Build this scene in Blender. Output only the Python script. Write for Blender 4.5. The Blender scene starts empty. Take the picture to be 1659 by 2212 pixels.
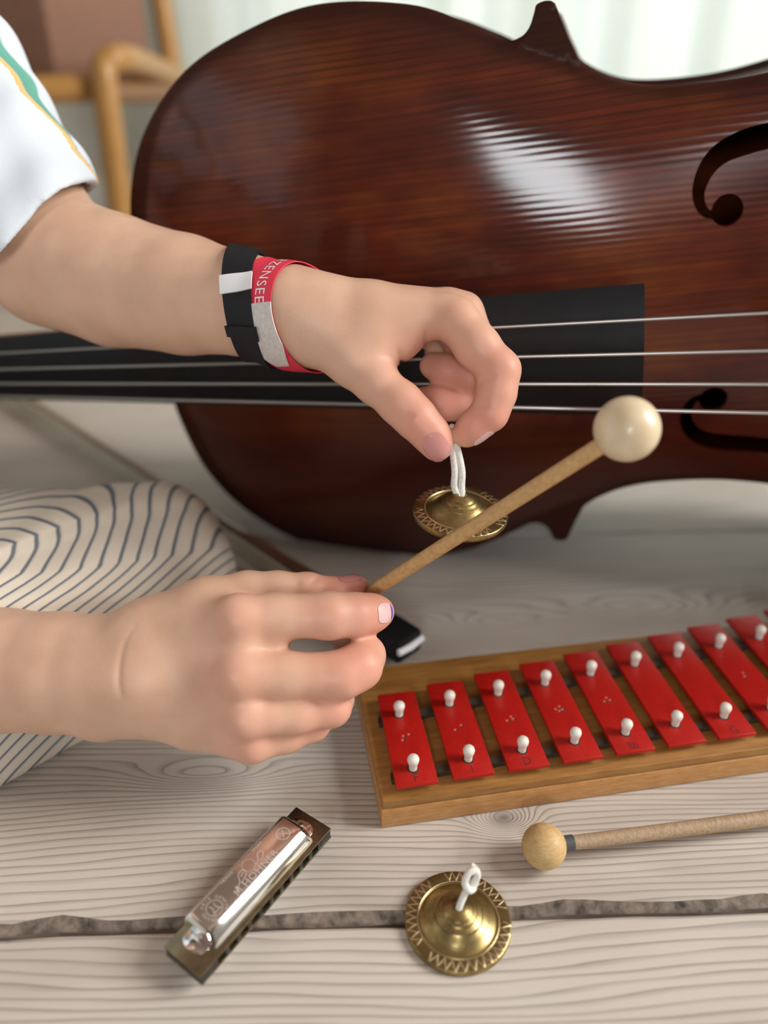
import bpy, bmesh, math, random
import numpy as np
from mathutils import Vector, Matrix
random.seed(7); RNG = np.random.default_rng(7)
S = bpy.context.scene; COL = S.collection
# ------------------------------------------------------------------ camera
CAM_H = 0.32; PITCH = math.radians(30); FPX = 1662.0; W, H = 1659, 2212
cd = bpy.data.cameras.new('camera'); co = bpy.data.objects.new('camera', cd); COL.objects.link(co)
co.location = (0, 0, CAM_H); co.rotation_euler = (math.radians(60), 0, 0)
cd.sensor_fit = 'VERTICAL'; cd.sensor_height = 24; cd.lens = 24*FPX/H
cd.clip_start = 0.01; cd.dof.use_dof = True; cd.dof.focus_distance = 0.365; cd.dof.aperture_fstop = 2.0
S.camera = co
# ------------------------------------------------------------------ exposure, world, lights
S.view_settings.view_transform = 'Standard'; S.view_settings.look = 'None'
S.view_settings.gamma = 1.0; S.view_settings.exposure = 0.07
try: S.view_settings.use_curve_mapping = False
except Exception: pass
wd = bpy.data.worlds.new('sky'); S.world = wd; wd.use_nodes = True
wd.node_tree.nodes['Background'].inputs[0].default_value = (0.80, 0.90, 1.0, 1)
wd.node_tree.nodes['Background'].inputs[1].default_value = 1.0
def area(name, loc, target, sx, sy, power, color):
    l = bpy.data.lights.new(name, 'AREA'); l.shape = 'RECTANGLE'; l.size = sx; l.size_y = sy
    l.energy = power; l.color = color
    o = bpy.data.objects.new(name, l); COL.objects.link(o); o.location = loc
    o.rotation_euler = (Vector(target)-Vector(loc)).to_track_quat('-Z', 'Y').to_euler()
    return o
# daylight through the three windows of the room (lamps stand in the window openings)
area('window_light_right', (1.93, 0.28, 1.30), (0, 0.28, 1.0), 0.90, 1.30, 76.0, (1.0, 0.965, 0.92))
area('window_light_front', (-0.18, -1.93, 1.04), (-.18, 0, 1.04), 0.36, 0.70, 19.0, (0.95, 0.98, 1.0))
area('window_light_back', (0.62, 1.99, 1.05), (0.62, 0, 0.95), 1.90, 1.80, 6.5, (0.97, 1.0, 0.93))

# ------------------------------------------------------------------ geometry helpers
RGT = np.array([1., 0, 0]); UPV = np.array([0, math.sin(PITCH), math.cos(PITCH)]); FWD = np.array([0, math.cos(PITCH), -math.sin(PITCH)])
CAMP = np.array([0, 0, CAM_H])
def at(x, y, d):                       # a point seen at (x, y), d metres deep
    return CAMP + d*(FWD + RGT*(x-W/2)/FPX + UPV*(H/2-y)/FPX)
def onz(x, y, z=0.0):
    r = FWD + RGT*(x-W/2)/FPX + UPV*(H/2-y)/FPX
    return CAMP + r*((z-CAM_H)/r[2])

def link(name, me, mat=None, parent=None, smooth=False):
    if mat is not None: me.materials.append(mat)
    if smooth: me.polygons.foreach_set('use_smooth', [True]*len(me.polygons))
    o = bpy.data.objects.new(name, me); COL.objects.link(o)
    if parent is not None: o.parent = parent
    return o
def mesh(name, v, f, mat=None, parent=None, smooth=True):
    me = bpy.data.meshes.new(name)
    me.from_pydata([tuple(map(float, p)) for p in v], [], [tuple(int(i) for i in q) for q in f]); me.update()
    return link(name, me, mat, parent, smooth)
def fix_normals(o):
    bm = bmesh.new(); bm.from_mesh(o.data); bmesh.ops.recalc_face_normals(bm, faces=bm.faces); bm.to_mesh(o.data); bm.free(); return o
def autosmooth(o, ang=35):
    a = math.cos(math.radians(ang)); bm = bmesh.new(); bm.from_mesh(o.data)
    for e in bm.edges:
        if len(e.link_faces) == 2 and e.link_faces[0].normal.dot(e.link_faces[1].normal) < a: e.smooth = False
    for f in bm.faces: f.smooth = True
    bm.to_mesh(o.data); bm.free(); return o
def empty(name, loc=(0, 0, 0), rot=None, label=None, cat=None, group=None):
    o = bpy.data.objects.new(name, None); COL.objects.link(o); o.location = loc; o.empty_display_size = .02
    if rot is not None: o.rotation_euler = rot
    tag(o, label, cat, group); return o
def tag(o, label=None, cat=None, group=None, kind=None):
    if label: o['label'] = label
    if cat: o['category'] = cat
    if group: o['group'] = group
    if kind: o['kind'] = kind
    return o
class MB:                              # collects shapes into one mesh
    def __init__(s): s.v = []; s.f = []
    def add(s, v, f):
        n = len(s.v); s.v += [tuple(map(float, p)) for p in v]; s.f += [tuple(int(i)+n for i in q) for q in f]; return s
    def build(s, name, mat, parent=None, smooth=True, ang=35, normals=True):
        o = mesh(name, s.v, s.f, mat, parent, smooth)
        if normals: fix_normals(o)
        if smooth and ang: autosmooth(o, ang)
        return o
def box_vf(size, loc=(0, 0, 0), bev=0.0, seg=2, rot=None):
    bm = bmesh.new(); bmesh.ops.create_cube(bm, size=1)
    for v in bm.verts: v.co = Vector((v.co.x*size[0], v.co.y*size[1], v.co.z*size[2]))
    if bev: bmesh.ops.bevel(bm, geom=list(bm.edges), offset=bev, segments=seg, profile=.5, affect='EDGES')
    M = Matrix.Translation(loc)
    if rot is not None: M = M @ rot.to_4x4()
    v = [M @ x.co for x in bm.verts]; bm.verts.index_update()
    f = [[x.index for x in q.verts] for q in bm.faces]; bm.free(); return v, f
def prism_vf(poly, z0, z1, bev=0.0):
    bm = bmesh.new(); vs = [bm.verts.new((p[0], p[1], z0)) for p in poly]; fc = bm.faces.new(vs)
    r = bmesh.ops.extrude_face_region(bm, geom=[fc])
    for e in r['geom']:
        if isinstance(e, bmesh.types.BMVert): e.co.z = z1
    bmesh.ops.recalc_face_normals(bm, faces=bm.faces)
    if bev: bmesh.ops.bevel(bm, geom=list(bm.edges), offset=bev, segments=2, profile=.5, affect='EDGES')
    bm.verts.index_update(); v = [x.co.copy() for x in bm.verts]; f = [[x.index for x in q.verts] for q in bm.faces]; bm.free(); return v, f
def catmull(P, n=8):
    P = np.asarray(P, float); Q = np.vstack([2*P[0]-P[1], P, 2*P[-1]-P[-2]]); out = []
    for i in range(1, len(Q)-2):
        for t in np.linspace(0, 1, n, endpoint=False):
            out.append(.5*(2*Q[i]+(Q[i+1]-Q[i-1])*t+(2*Q[i-1]-5*Q[i]+4*Q[i+1]-Q[i+2])*t*t+(-Q[i-1]+3*Q[i]-3*Q[i+1]+Q[i+2])*t**3))
    out.append(Q[-2]); return np.array(out)
def tube_vf(P, r, n=12, cap=True, flat=1.0, hint=None):
    P = np.asarray(P, float); m = len(P); r = np.full(m, r) if np.isscalar(r) else np.asarray(r, float)
    T = np.gradient(P, axis=0); T /= np.linalg.norm(T, axis=1)[:, None]
    h = np.array(hint if hint is not None else ([0, 0, 1.] if abs(T[0][2]) < .9 else [1., 0, 0]), float)
    v = []; N = h - T[0]*(h@T[0]); N /= np.linalg.norm(N)
    for i in range(m):
        N = N - T[i]*(N@T[i]); N /= np.linalg.norm(N); B = np.cross(T[i], N)
        for k in range(n):
            a = 2*math.pi*k/n; v.append(P[i]+r[i]*(math.cos(a)*N*flat+math.sin(a)*B))
    f = [[i*n+k, i*n+(k+1) % n, (i+1)*n+(k+1) % n, (i+1)*n+k] for i in range(m-1) for k in range(n)]
    if cap: f += [list(range(n))[::-1], [(m-1)*n+k for k in range(n)]]
    return v, f
def lathe_vf(prof, n=32, closed=False):
    v = []; f = []; m = len(prof)
    for r, z in prof:
        for k in range(n):
            a = 2*math.pi*k/n; v.append((r*math.cos(a), r*math.sin(a), z))
    for i in range(m-1):
        for k in range(n): f.append([i*n+k, i*n+(k+1) % n, (i+1)*n+(k+1) % n, (i+1)*n+k])
    if closed:
        for k in range(n): f.append([(m-1)*n+k, (m-1)*n+(k+1) % n, (k+1) % n, k])
    return v, f
def ball_vf(c, r, nu=32, nv=20, sq=1.0):
    pr = [(r*math.sin(math.pi*i/nv)+1e-6, -r*math.cos(math.pi*i/nv)*sq) for i in range(nv+1)]
    v, f = lathe_vf(pr, nu); return [np.array(p)+np.array(c) for p in v], f
def frame_to(zdir, loc=(0, 0, 0)):
    return Matrix.Translation(loc) @ Vector(zdir).to_track_quat('Z', 'Y').to_matrix().to_4x4()
def xf(vf, M): return [M @ Vector(p) for p in vf[0]], vf[1]
def text_vf(s, size=1.0, spacing=1.0):
    c = bpy.data.curves.new('t', 'FONT'); c.body = s; c.size = size; c.align_x = 'CENTER'; c.space_character = spacing
    c.resolution_u = 4; o = bpy.data.objects.new('t', c); COL.objects.link(o)
    dg = bpy.context.evaluated_depsgraph_get(); me = bpy.data.meshes.new_from_object(o.evaluated_get(dg))
    v = np.array([tuple(p.co)[:2] for p in me.vertices]).reshape(-1, 2); f = [list(p.vertices) for p in me.polygons]
    bpy.data.objects.remove(o); bpy.data.curves.remove(c); bpy.data.meshes.remove(me); return v, f

# ------------------------------------------------------------------ node material helper
class NM:
    def __init__(s, name, color=(.5, .5, .5), rough=.5, metal=0.0, spec=.5, coat=0.0, coat_rough=.1, sss=0.0):
        s.m = bpy.data.materials.new(name); s.m.use_nodes = True; s.t = s.m.node_tree; s.n = s.t.nodes
        s.b = s.n['Principled BSDF']; s.set('Base Color', (*color, 1)); s.set('Roughness', rough); s.set('Metallic', metal)
        s.set('Specular IOR Level', spec); s.set('Coat Weight', coat); s.set('Coat Roughness', coat_rough)
        if sss: s.set('Subsurface Weight', sss); s.set('Subsurface Radius', (.9, .35, .2)); s.set('Subsurface Scale', .006)
    def set(s, k, v): s.b.inputs[k].default_value = v
    def node(s, t, ins=None, **kw):
        n = s.n.new(t)
        for k, v in kw.items(): setattr(n, k, v)
        for k, v in (ins or {}).items():
            if isinstance(v, bpy.types.NodeSocket): s.t.links.new(v, n.inputs[k])
            else: n.inputs[k].default_value = v
        return n
    def link(s, out, k): s.t.links.new(out, s.b.inputs[k])
    def math(s, op, a, b=0.0, c=0.0, clamp=False):
        return s.node('ShaderNodeMath', {0: a, 1: b, 2: c}, operation=op, use_clamp=clamp).outputs[0]
    def coord(s, which='Object'): return s.node('ShaderNodeTexCoord').outputs[which]
    def mapping(s, vec, scale=(1, 1, 1), rot=(0, 0, 0), loc=(0, 0, 0)):
        return s.node('ShaderNodeMapping', {'Vector': vec, 'Scale': scale, 'Rotation': rot, 'Location': loc}).outputs[0]
    def noise(s, vec, scale=5, detail=3, rough=.5, dist=0.0):
        return s.node('ShaderNodeTexNoise', {'Vector': vec, 'Scale': scale, 'Detail': detail, 'Roughness': rough, 'Distortion': dist}).outputs[0]
    def ramp(s, fac, stops, interp='LINEAR'):
        n = s.node('ShaderNodeValToRGB', {0: fac}); cr = n.color_ramp; cr.interpolation = interp
        while len(cr.elements) < len(stops): cr.elements.new(.5)
        for e, (p, c) in zip(cr.elements, stops): e.position = p; e.color = (*c, 1)
        return n.outputs[0]
    def mix(s, fac, a, b, mode='MIX'):
        n = s.node('ShaderNodeMix', data_type='RGBA', blend_type=mode)
        for k, v in ((0, fac), (6, a), (7, b)):
            if isinstance(v, bpy.types.NodeSocket): s.t.links.new(v, n.inputs[k])
            else: n.inputs[k].default_value = v if k == 0 else (*v, 1)
        return n.outputs[2]
    def bump(s, h, strength=.3, dist=.001, key='Normal'):
        n = s.node('ShaderNodeBump', {'Height': h, 'Strength': strength, 'Distance': dist}); s.t.links.new(n.outputs[0], s.b.inputs[key]); return n
    def attr(s, name): return s.node('ShaderNodeAttribute', attribute_name=name)
    def sep(s, vec): return s.node('ShaderNodeSeparateXYZ', {0: vec}).outputs
def wood(name, dark, light, scale=(2, 40, 40), rough=.5, coat=0.0, bump=.15, nscale=6):
    m = NM(name, light, rough, coat=coat); v = m.mapping(m.coord(), scale)
    a = m.noise(v, nscale, 4, .6); c = m.ramp(a, [(.3, dark), (.7, light)]); m.link(c, 'Base Color'); m.bump(a, bump, .0006); return m.m

# ------------------------------------------------------------------ materials
GAP_A = onz(0, 2022); GAP_B = onz(1659, 1963)
ang = math.atan2(GAP_B[1]-GAP_A[1], GAP_B[0]-GAP_A[0]); gy = GAP_A[1]-math.tan(ang)*GAP_A[0]
def floor_xy(x, y):                     # floor coordinates: along the boards, across them
    p = onz(x, y)-np.array([0, gy, 0]); return (p[0]*math.cos(ang)+p[1]*math.sin(ang), -p[0]*math.sin(ang)+p[1]*math.cos(ang))
KNOT = [floor_xy(1088, 1768), floor_xy(440, 1672), floor_xy(1400, 1318), floor_xy(1080, 1345)]
def mat_floor():
    m = NM('whitewashed_pine', (.6, .55, .5), .55, spec=.35)
    p = m.coord(); x, y, z = m.sep(p)
    low = m.noise(m.mapping(p, (1.0, 5, 1)), 1.6, 2, .5)
    mid = m.noise(m.mapping(p, (2.5, 26, 1)), 2.2, 2, .55)
    v = m.math('ADD', m.math('MULTIPLY', y, 265.0), m.math('ADD', m.math('MULTIPLY', low, 15.0), m.math('MULTIPLY', mid, 2.4)))
    def knot(v, kx, ky, amp, sx, sy):
        dx = m.math('MULTIPLY', m.math('SUBTRACT', x, kx), 1/sx); dy = m.math('MULTIPLY', m.math('SUBTRACT', y, ky), 1/sy)
        r2 = m.math('ADD', m.math('MULTIPLY', dx, dx), m.math('MULTIPLY', dy, dy))
        g = m.math('EXPONENT', m.math('MULTIPLY', r2, -1.0))
        return m.math('ADD', v, m.math('MULTIPLY', g, amp)), g
    v, k1 = knot(v, KNOT[0][0], KNOT[0][1], 8.0, .013, .0085)
    v, k2 = knot(v, KNOT[1][0], KNOT[1][1], 5.0, .035, .009)
    v, k3 = knot(v, KNOT[2][0], KNOT[2][1], 8.0, .060, .016)
    v, k4 = knot(v, KNOT[3][0], KNOT[3][1], 6.0, .040, .012)
    fr = m.math('FRACT', v)
    line = m.ramp(fr, [(0, (.10,)*3), (.10, (0,)*3), (.55, (0,)*3), (.84, (.6,)*3), (.93, (1,)*3), (1, (.10,)*3)])
    per = m.noise(m.mapping(p, (3, 90, 1)), 2, 2, .5)
    lw = m.math('MULTIPLY', m.node('ShaderNodeSeparateColor', {0: line}).outputs[0], m.math('MULTIPLY_ADD', per, 1.6, .10, clamp=True))
    fine = m.noise(m.mapping(p, (14, 420, 1)), 3, 3, .6)
    blot = m.noise(m.mapping(p, (3, 11, 1)), 1.7, 3, .55)
    base = m.ramp(blot, [(.28, (.46, .41, .36)), (.5, (.60, .55, .49)), (.75, (.66, .615, .55))])
    base = m.mix(m.math('MULTIPLY', fine, .25), base, (.40, .35, .31))
    c = m.mix(m.math('MULTIPLY', lw, .66), base, (.20, .165, .145))
    c = m.mix(m.math('MULTIPLY', m.math('POWER', k1, 3.0), .75), c, (.13, .11, .10))
    m.link(c, 'Base Color')
    h = m.math('SUBTRACT', m.math('MULTIPLY', fine, .4), lw); m.bump(h, .45, .0006)
    return m.m
def mat_varnish(name, grain=True):
    m = NM(name, (.1, .03, .015), .55, spec=.1, coat=.7, coat_rough=.12)
    p = m.coord(); x, y, z = m.sep(p)                # x along the body, y across, in metres
    wob = m.noise(m.mapping(p, (3, 10, 1)), 2, 2); g = m.noise(m.mapping(p, (5, 260, 1)), 1.2, 3, .6)
    blot = m.noise(m.mapping(p, (8, 16, 8)), 1.3, 3, .6)
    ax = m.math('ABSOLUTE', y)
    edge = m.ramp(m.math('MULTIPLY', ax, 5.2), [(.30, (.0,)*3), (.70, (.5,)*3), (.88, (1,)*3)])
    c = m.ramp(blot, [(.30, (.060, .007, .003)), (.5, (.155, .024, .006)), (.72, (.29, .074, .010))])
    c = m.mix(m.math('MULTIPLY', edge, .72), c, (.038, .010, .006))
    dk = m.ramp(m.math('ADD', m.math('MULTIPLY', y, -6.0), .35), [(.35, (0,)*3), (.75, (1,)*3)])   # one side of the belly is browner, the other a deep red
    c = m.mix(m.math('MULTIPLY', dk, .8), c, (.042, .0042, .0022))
    c = m.mix(m.math('MULTIPLY', m.ramp(g, [(.40, (1,)*3), (.60, (0,)*3)]), .38), c, (.020, .006, .004))
    if grain:
        w_ = m.math('SINE', m.math('ADD', m.math('MULTIPLY', y, 1750.0), m.math('MULTIPLY', wob, 14.0)))
        upr = m.ramp(m.math('MULTIPLY_ADD', y, 5.0, .2), [(.30, (.25,)*3), (.75, (1,)*3)])
        lines = m.math('MULTIPLY', m.ramp(w_, [(.35, (0,)*3), (.85, (1,)*3)]), m.math('MULTIPLY', upr, m.math('MULTIPLY_ADD', m.noise(m.mapping(p, (6, 40, 1)), 1.5, 2), 1.3, -.15, clamp=True)))
        c = m.mix(m.math('MULTIPLY', lines, .8), c, (.022, .006, .004))
    wn = m.attr('worn').outputs['Fac']; c = m.mix(m.math('MULTIPLY', wn, .7), c, (.030, .011, .006)); m.link(m.math('MULTIPLY_ADD', wn, -.62, .64), 'Coat Weight')
    m.link(c, 'Base Color')
    if grain:
        hb = m.math('ADD', m.math('MULTIPLY', w_, .6), g)
        n = m.bump(hb, .065, .0005); m.t.links.new(n.outputs[0], m.b.inputs['Coat Normal'])
    return m.m
def mat_skin():
    m = NM('skin', (.62, .38, .28), .46, spec=.35, sss=.12)
    a = m.attr('red').outputs['Fac']; p = m.coord()
    n = m.noise(p, 55, 3, .5)
    c = m.ramp(n, [(.3, (.62, .385, .265)), (.7, (.70, .455, .325))])
    c = m.mix(a, c, (.72, .30, .225)); m.link(c, 'Base Color')
    f = m.noise(p, 900, 2, .6); m.bump(f, .12, .0004); return m.m
def mat_brass():
    m = NM('aged_brass', (.5, .38, .15), .34, metal=1.0)
    p = m.coord(); n = m.noise(p, 140, 4, .65); a = m.attr('groove').outputs['Fac']
    c = m.ramp(n, [(.3, (.20, .145, .060)), (.55, (.38, .29, .125)), (.75, (.56, .45, .23))])
    c = m.mix(m.math('MULTIPLY', a, .85, clamp=True), c, (.10, .075, .035)); b = m.attr('ridge').outputs['Fac']
    c = m.mix(m.math('MULTIPLY', b, .8, clamp=True), c, (.85, .75, .50)); m.link(c, 'Base Color')
    m.link(m.ramp(n, [(.3, (.48,)*3), (.7, (.27,)*3)]), 'Roughness')
    x, y, z = m.sep(p); rad = m.math('SQRT', m.math('ADD', m.math('MULTIPLY', x, x), m.math('MULTIPLY', y, y)))
    ring = m.noise(m.node('ShaderNodeCombineXYZ', {0: m.math('MULTIPLY', rad, 2500.0)}).outputs[0], 1.0, 2, .6)
    m.bump(m.math('ADD', ring, n), .3, .0003); return m.m
def mat_trousers():
    m = NM('striped_cotton', (.7, .66, .6), .9, spec=.1)
    s = m.attr('stripe').outputs['Fac']; n = m.noise(m.coord(), 60, 2)
    fr = m.math('FRACT', m.math('ADD', s, m.math('MULTIPLY', n, .10)))
    c = m.ramp(fr, [(0, (.68, .61, .51)), (.60, (.70, .63, .53)), (.68, (.16, .18, .20)), (.80, (.15, .17, .19)), (.88, (.58, .54, .47)), (1, (.68, .61, .51))])
    m.link(c, 'Base Color'); m.bump(m.noise(m.coord(), 1500, 2), .3, .0005); return m.m
def mat_shirt():
    m = NM('white_jersey', (.8, .8, .8), .9, spec=.1)
    q = m.attr('band').outputs['Fac']
    c = m.ramp(q, [(0, (.66, .73, .80)), (.20, (.66, .73, .80)), (.225, (.78, .50, .17)), (.34, (.80, .52, .2)), (.365, (.70, .42, .36)), (.39, (.12, .36, .29)), (.70, (.15, .40, .32)), (.73, (.66, .73, .80)), (1, (.66, .73, .80))])
    m.link(c, 'Base Color'); m.bump(m.noise(m.coord(), 1400, 2), .25, .0005); return m.m
def mat_curtain():
    m = NM('sheer_curtain', (.84, .86, .81), .9, spec=.05)
    o = m.n['Material Output']; tr = m.node('ShaderNodeBsdfTranslucent', {0: (.85, .90, .82, 1)})
    mx = m.node('ShaderNodeMixShader', {0: .6, 1: m.b.outputs[0], 2: tr.outputs[0]}); m.t.links.new(mx.outputs[0], o.inputs[0]); return m.m
def mat_cord():
    m = NM('white_cord', (.80, .80, .74), .9, spec=.1)
    w_ = m.noise(m.coord(), 1500, 2, .5); m.link(m.ramp(w_, [(.3, (.62, .62, .56)), (.6, (.84, .84, .79))]), 'Base Color'); m.bump(w_, .5, .0004); return m.m
def mat_red():
    m = NM('red_enamel', (.60, .022, .014), .36, spec=.35, coat=.15, coat_rough=.25)
    n = m.noise(m.coord('Object'), 900, 3, .6); m.link(m.ramp(n, [(.3, (.37, .008, .005)), (.7, (.48, .012, .008))]), 'Base Color'); m.bump(n, .05, .0004); return m.m
def plain(name, c, r=.5, metal=0, spec=.5, coat=0, noise=0, nscale=300, bump=0):
    m = NM(name, c, r, metal, spec, coat)
    if noise:
        n = m.noise(m.coord(), nscale, 3, .6); k1 = tuple(x*(1-noise) for x in c); k2 = tuple(min(1, x*(1+noise)) for x in c)
        m.link(m.ramp(n, [(.3, k1), (.7, k2)]), 'Base Color')
        if bump: m.bump(n, bump, .0005)
    return m.m
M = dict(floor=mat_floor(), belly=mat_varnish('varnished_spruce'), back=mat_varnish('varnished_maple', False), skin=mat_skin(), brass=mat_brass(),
    trousers=mat_trousers(), shirt=mat_shirt(), curtain=mat_curtain(), cord=mat_cord(), red=mat_red(),
    wall=plain('wall_plaster', (.62, .63, .58), .9, noise=.04, nscale=20), ceil=plain('ceiling_boards', (.34, .24, .20), .8), wall_dark=plain('brown_panelling', (.13, .085, .065), .7), white_wood=plain('white_painted_wood', (.75, .75, .72), .5),
    gap=plain('dark_gap', (.02, .015, .012), .9), chip=plain('chipped_board_edge', (.17, .138, .11), .9, noise=.75, nscale=150, bump=.6),
    ebony=plain('ebony', (.007, .007, .008), .50, spec=.3, noise=.3, nscale=80), steel=plain('string_steel', (.36, .34, .32), .42, 1), nickel=plain('nickel', (.8, .8, .78), .15, 1),
    chrome=plain('chrome', (.80, .79, .78), .10, 1), plate=plain('brass_reed_plate', (.27, .235, .15), .30, 1, noise=.25, nscale=150), comb=plain('black_comb', (.02, .018, .016), .4),
    engrave=plain('engraving', (.70, .66, .62), .55, .6), glock=wood('honey_beech', (.44, .20, .055), (.62, .325, .115), (14, 60, 60), .42, .2, .1, 8),
    glock_top=wood('worn_beech_board', (.26, .115, .024), (.44, .215, .055), (6, 50, 50), .45, .2, .15, 7), felt=plain('dark_felt', (.045, .028, .014), .95),
    peg=plain('white_plastic', (.80, .78, .70), .4), mark=plain('stamped_mark', (.10, .012, .012), .6), mark_light=plain('stamped_dot', (.62, .12, .09), .5),
    cream=wood('cream_lacquered_wood', (.64, .50, .32), (.73, .61, .42), (6, 25, 25), .38, .2, .05), pale=wood('pale_beech', (.50, .32, .13), (.68, .47, .22), (60, 200, 60), .5, 0, .25),
    stick=wood('birch_stick', (.47, .27, .10), (.62, .39, .17), (8, 60, 60), .45, .1, .1), grey_stick=wood('worn_grey_stick', (.30, .20, .115), (.47, .34, .21), (30, 160, 160), .6, 0, .3), tape=plain('dark_tape', (.07, .075, .075), .6),
    nail=plain('nail', (.60, .27, .25), .25, coat=.5), nail_pale=plain('pale_nail', (.78, .52, .52), .3, coat=.4), polish=plain('blue_nail_polish', (.10, .08, .55), .3, coat=.4),
    black_band=plain('black_strap', (.009, .010, .013), .6, spec=.3), white_band=plain('white_plastic_clip', (.78, .80, .82), .5), red_band=plain('red_paper_band', (.74, .035, .075), .55),
    silver=plain('crumpled_white_sticker', (.62, .58, .56), .5, noise=.12, nscale=500, bump=.9), chair=wood('amber_wood', (.36, .17, .04), (.52, .28, .075), (10, 50, 50), .45, .3, .1), chair_dark=wood('brown_wood', (.20, .08, .02), (.28, .12, .03), (10, 50, 50), .45, .2, .1),
    cloth=plain('brown_upholstery', (.27, .145, .10), .95, noise=.1, nscale=80, bump=.2), bow=plain('pernambuco', (.16, .07, .03), .35, coat=.5), hair=plain('bow_hair', (.60, .56, .46), .7), maple=plain('bridge_maple', (.45, .28, .12), .5),
    hair_h=plain('brown_hair', (.10, .055, .03), .6), linen=plain('sleeve_lining', (.6, .6, .6), .9))

# ------------------------------------------------------------------ room
def structure(o): o['kind'] = 'structure'; return o
def floor():
    fl = empty('floor', (0, gy, 0), (0, 0, ang)); structure(fl)
    wd_ = .315; rows = []
    for k in range(-7, 7):
        y0 = k*wd_+.0013; y1 = (k+1)*wd_-.0013
        xs = np.arange(-2.3, 2.31, .01) if k in (-1, 0) else np.linspace(-2.3, 2.3, 24)
        e0 = RNG.normal(0, 1, len(xs)); e1 = RNG.normal(0, 1, len(xs))
        for _ in range(2):
            e0 = np.convolve(e0, [.25, .5, .25], 'same'); e1 = np.convolve(e1, [.25, .5, .25], 'same')
        jag = .0010 if k in (-1, 0) else .0
        secs = []
        for i, x in enumerate(xs):
            a = y0+e0[i]*jag; b = y1+e1[i]*jag
            c = .0036 if k == 0 else .0015            # the worn lip of the board behind the gap
            secs.append([(x, a, -.02), (x, a, -.0028 if k == 0 else -.001), (x, a+c+abs(e0[i])*jag*2, 0), (x, b-.0015, 0), (x, b, -.001), (x, b, -.02)])
        n = 6; v = [p for s in secs for p in s]
        f = [[i*n+j, i*n+j+1, (i+1)*n+j+1, (i+1)*n+j] for i in range(len(xs)-1) for j in range(n-1)]
        o = mesh('floorboard', v, f, M['floor'], fl, False); fix_normals(o)
        o.data.materials.append(M['chip'])
        if k == 0:
            for p in o.data.polygons:
                if p.index % (n-1) == 1: p.material_index = 1
    u = MB().add(*box_vf((4.8, 4.6, .01), (0, .0, -.028))); u.build('subfloor', M['gap'], fl, False)
    return fl
floor()
def wall_with_hole(name, axis, pos, lo, hi, h0, h1, z0, z1, top=2.4, th=.08, mat='wall'):
    b = MB()
    def add(a0, a1, za, zb):
        if a1-a0 < 1e-4 or zb-za < 1e-4: return
        sz = (a1-a0, th, zb-za); c = ((a0+a1)/2, pos, (za+zb)/2)
        if axis == 'x': sz = (th, a1-a0, zb-za); c = (pos, (a0+a1)/2, (za+zb)/2)
        b.add(*box_vf(sz, c))
    if h0 is None: add(lo, hi, 0, top)
    else: add(lo, h0, 0, top); add(h1, hi, 0, top); add(h0, h1, 0, z0); add(h0, h1, z1, top)
    return structure(b.build(name, M[mat], None, False))
XR, XL, YB, YF = 2.0, -2.1, 2.05, -2.0
wall_with_hole('wall_right', 'x', XR, YF, YB, -.20, .76, .62, 1.98)
wall_with_hole('wall_left', 'x', XL, YF, YB, None, None, 0, 0)
wall_with_hole('wall_back', 'y', YB, XL, XR, -.38, 1.62, .12, 2.0)
wall_with_hole('wall_front', 'y', YF, XL, XR, -.38, .02, .67, 1.41, mat='wall_dark')
structure(MB().add(*box_vf((4.3, 4.2, .06), (-.05, .02, 2.43))).build('ceiling', M['ceil'], None, False))
def window(name, axis, pos, a0, a1, z0, z1, n=2):
    b = MB(); t = .05
    def bar(p0, p1, q0, q1):
        sz = (p1-p0, t, q1-q0); c = ((p0+p1)/2, pos, (q0+q1)/2)
        if axis == 'x': sz = (t, p1-p0, q1-q0); c = (pos, (p0+p1)/2, (q0+q1)/2)
        b.add(*box_vf(sz, c, .004))
    bar(a0, a1, z0, z0+.05); bar(a0, a1, z1-.05, z1); bar(a0, a0+.05, z0, z1); bar(a1-.05, a1, z0, z1)
    for k in range(1, n):
        x = a0+(a1-a0)*k/n; bar(x-.025, x+.025, z0, z1)
    return structure(b.build(name, M['white_wood'], None, True))
window('window_1', 'x', 1.90, -.20, .76, .62, 1.98); window('window_2', 'y', -1.90, -.41, .05, .64, 1.44, 1)
window('window_3', 'y', 1.93, -.38, 1.62, .12, 2.0, 3)
structure(MB().add(*box_vf((1.6, .015, .10), (-1.25, 2.0, .05), .003)).build('baseboard_back', M['white_wood'], None))
def curtain():
    xs = np.linspace(-.45, 1.85, 420); zs = np.linspace(.015, 2.2, 12); v = []; f = []
    for s in (0, 1):
        for z in zs:
            for x in xs:
                y = 1.80+.022*math.sin(x*34+.8*math.sin(x*5.1))+.012*math.sin(x*71+1.3)*(.6+.4*z)+.004*s
                v.append((x, y, z))
    n = len(xs); m = len(zs)
    for j in range(m-1):
        for i in range(n-1): f.append([j*n+i, j*n+i+1, (j+1)*n+i+1, (j+1)*n+i])
    o = mesh('curtain', v[:n*m], f, M['curtain'], None, True)
    tag(o, 'pale greenish white sheer curtain hanging behind the cello', 'curtain')
    rod = tag(MB().add(*tube_vf([(-.6, 1.80, 2.22), (1.95, 1.80, 2.22)], .012)).build('curtain_rod', M['white_wood']), 'white curtain rod above the sheer curtain', 'curtain rod')
curtain()

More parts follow.
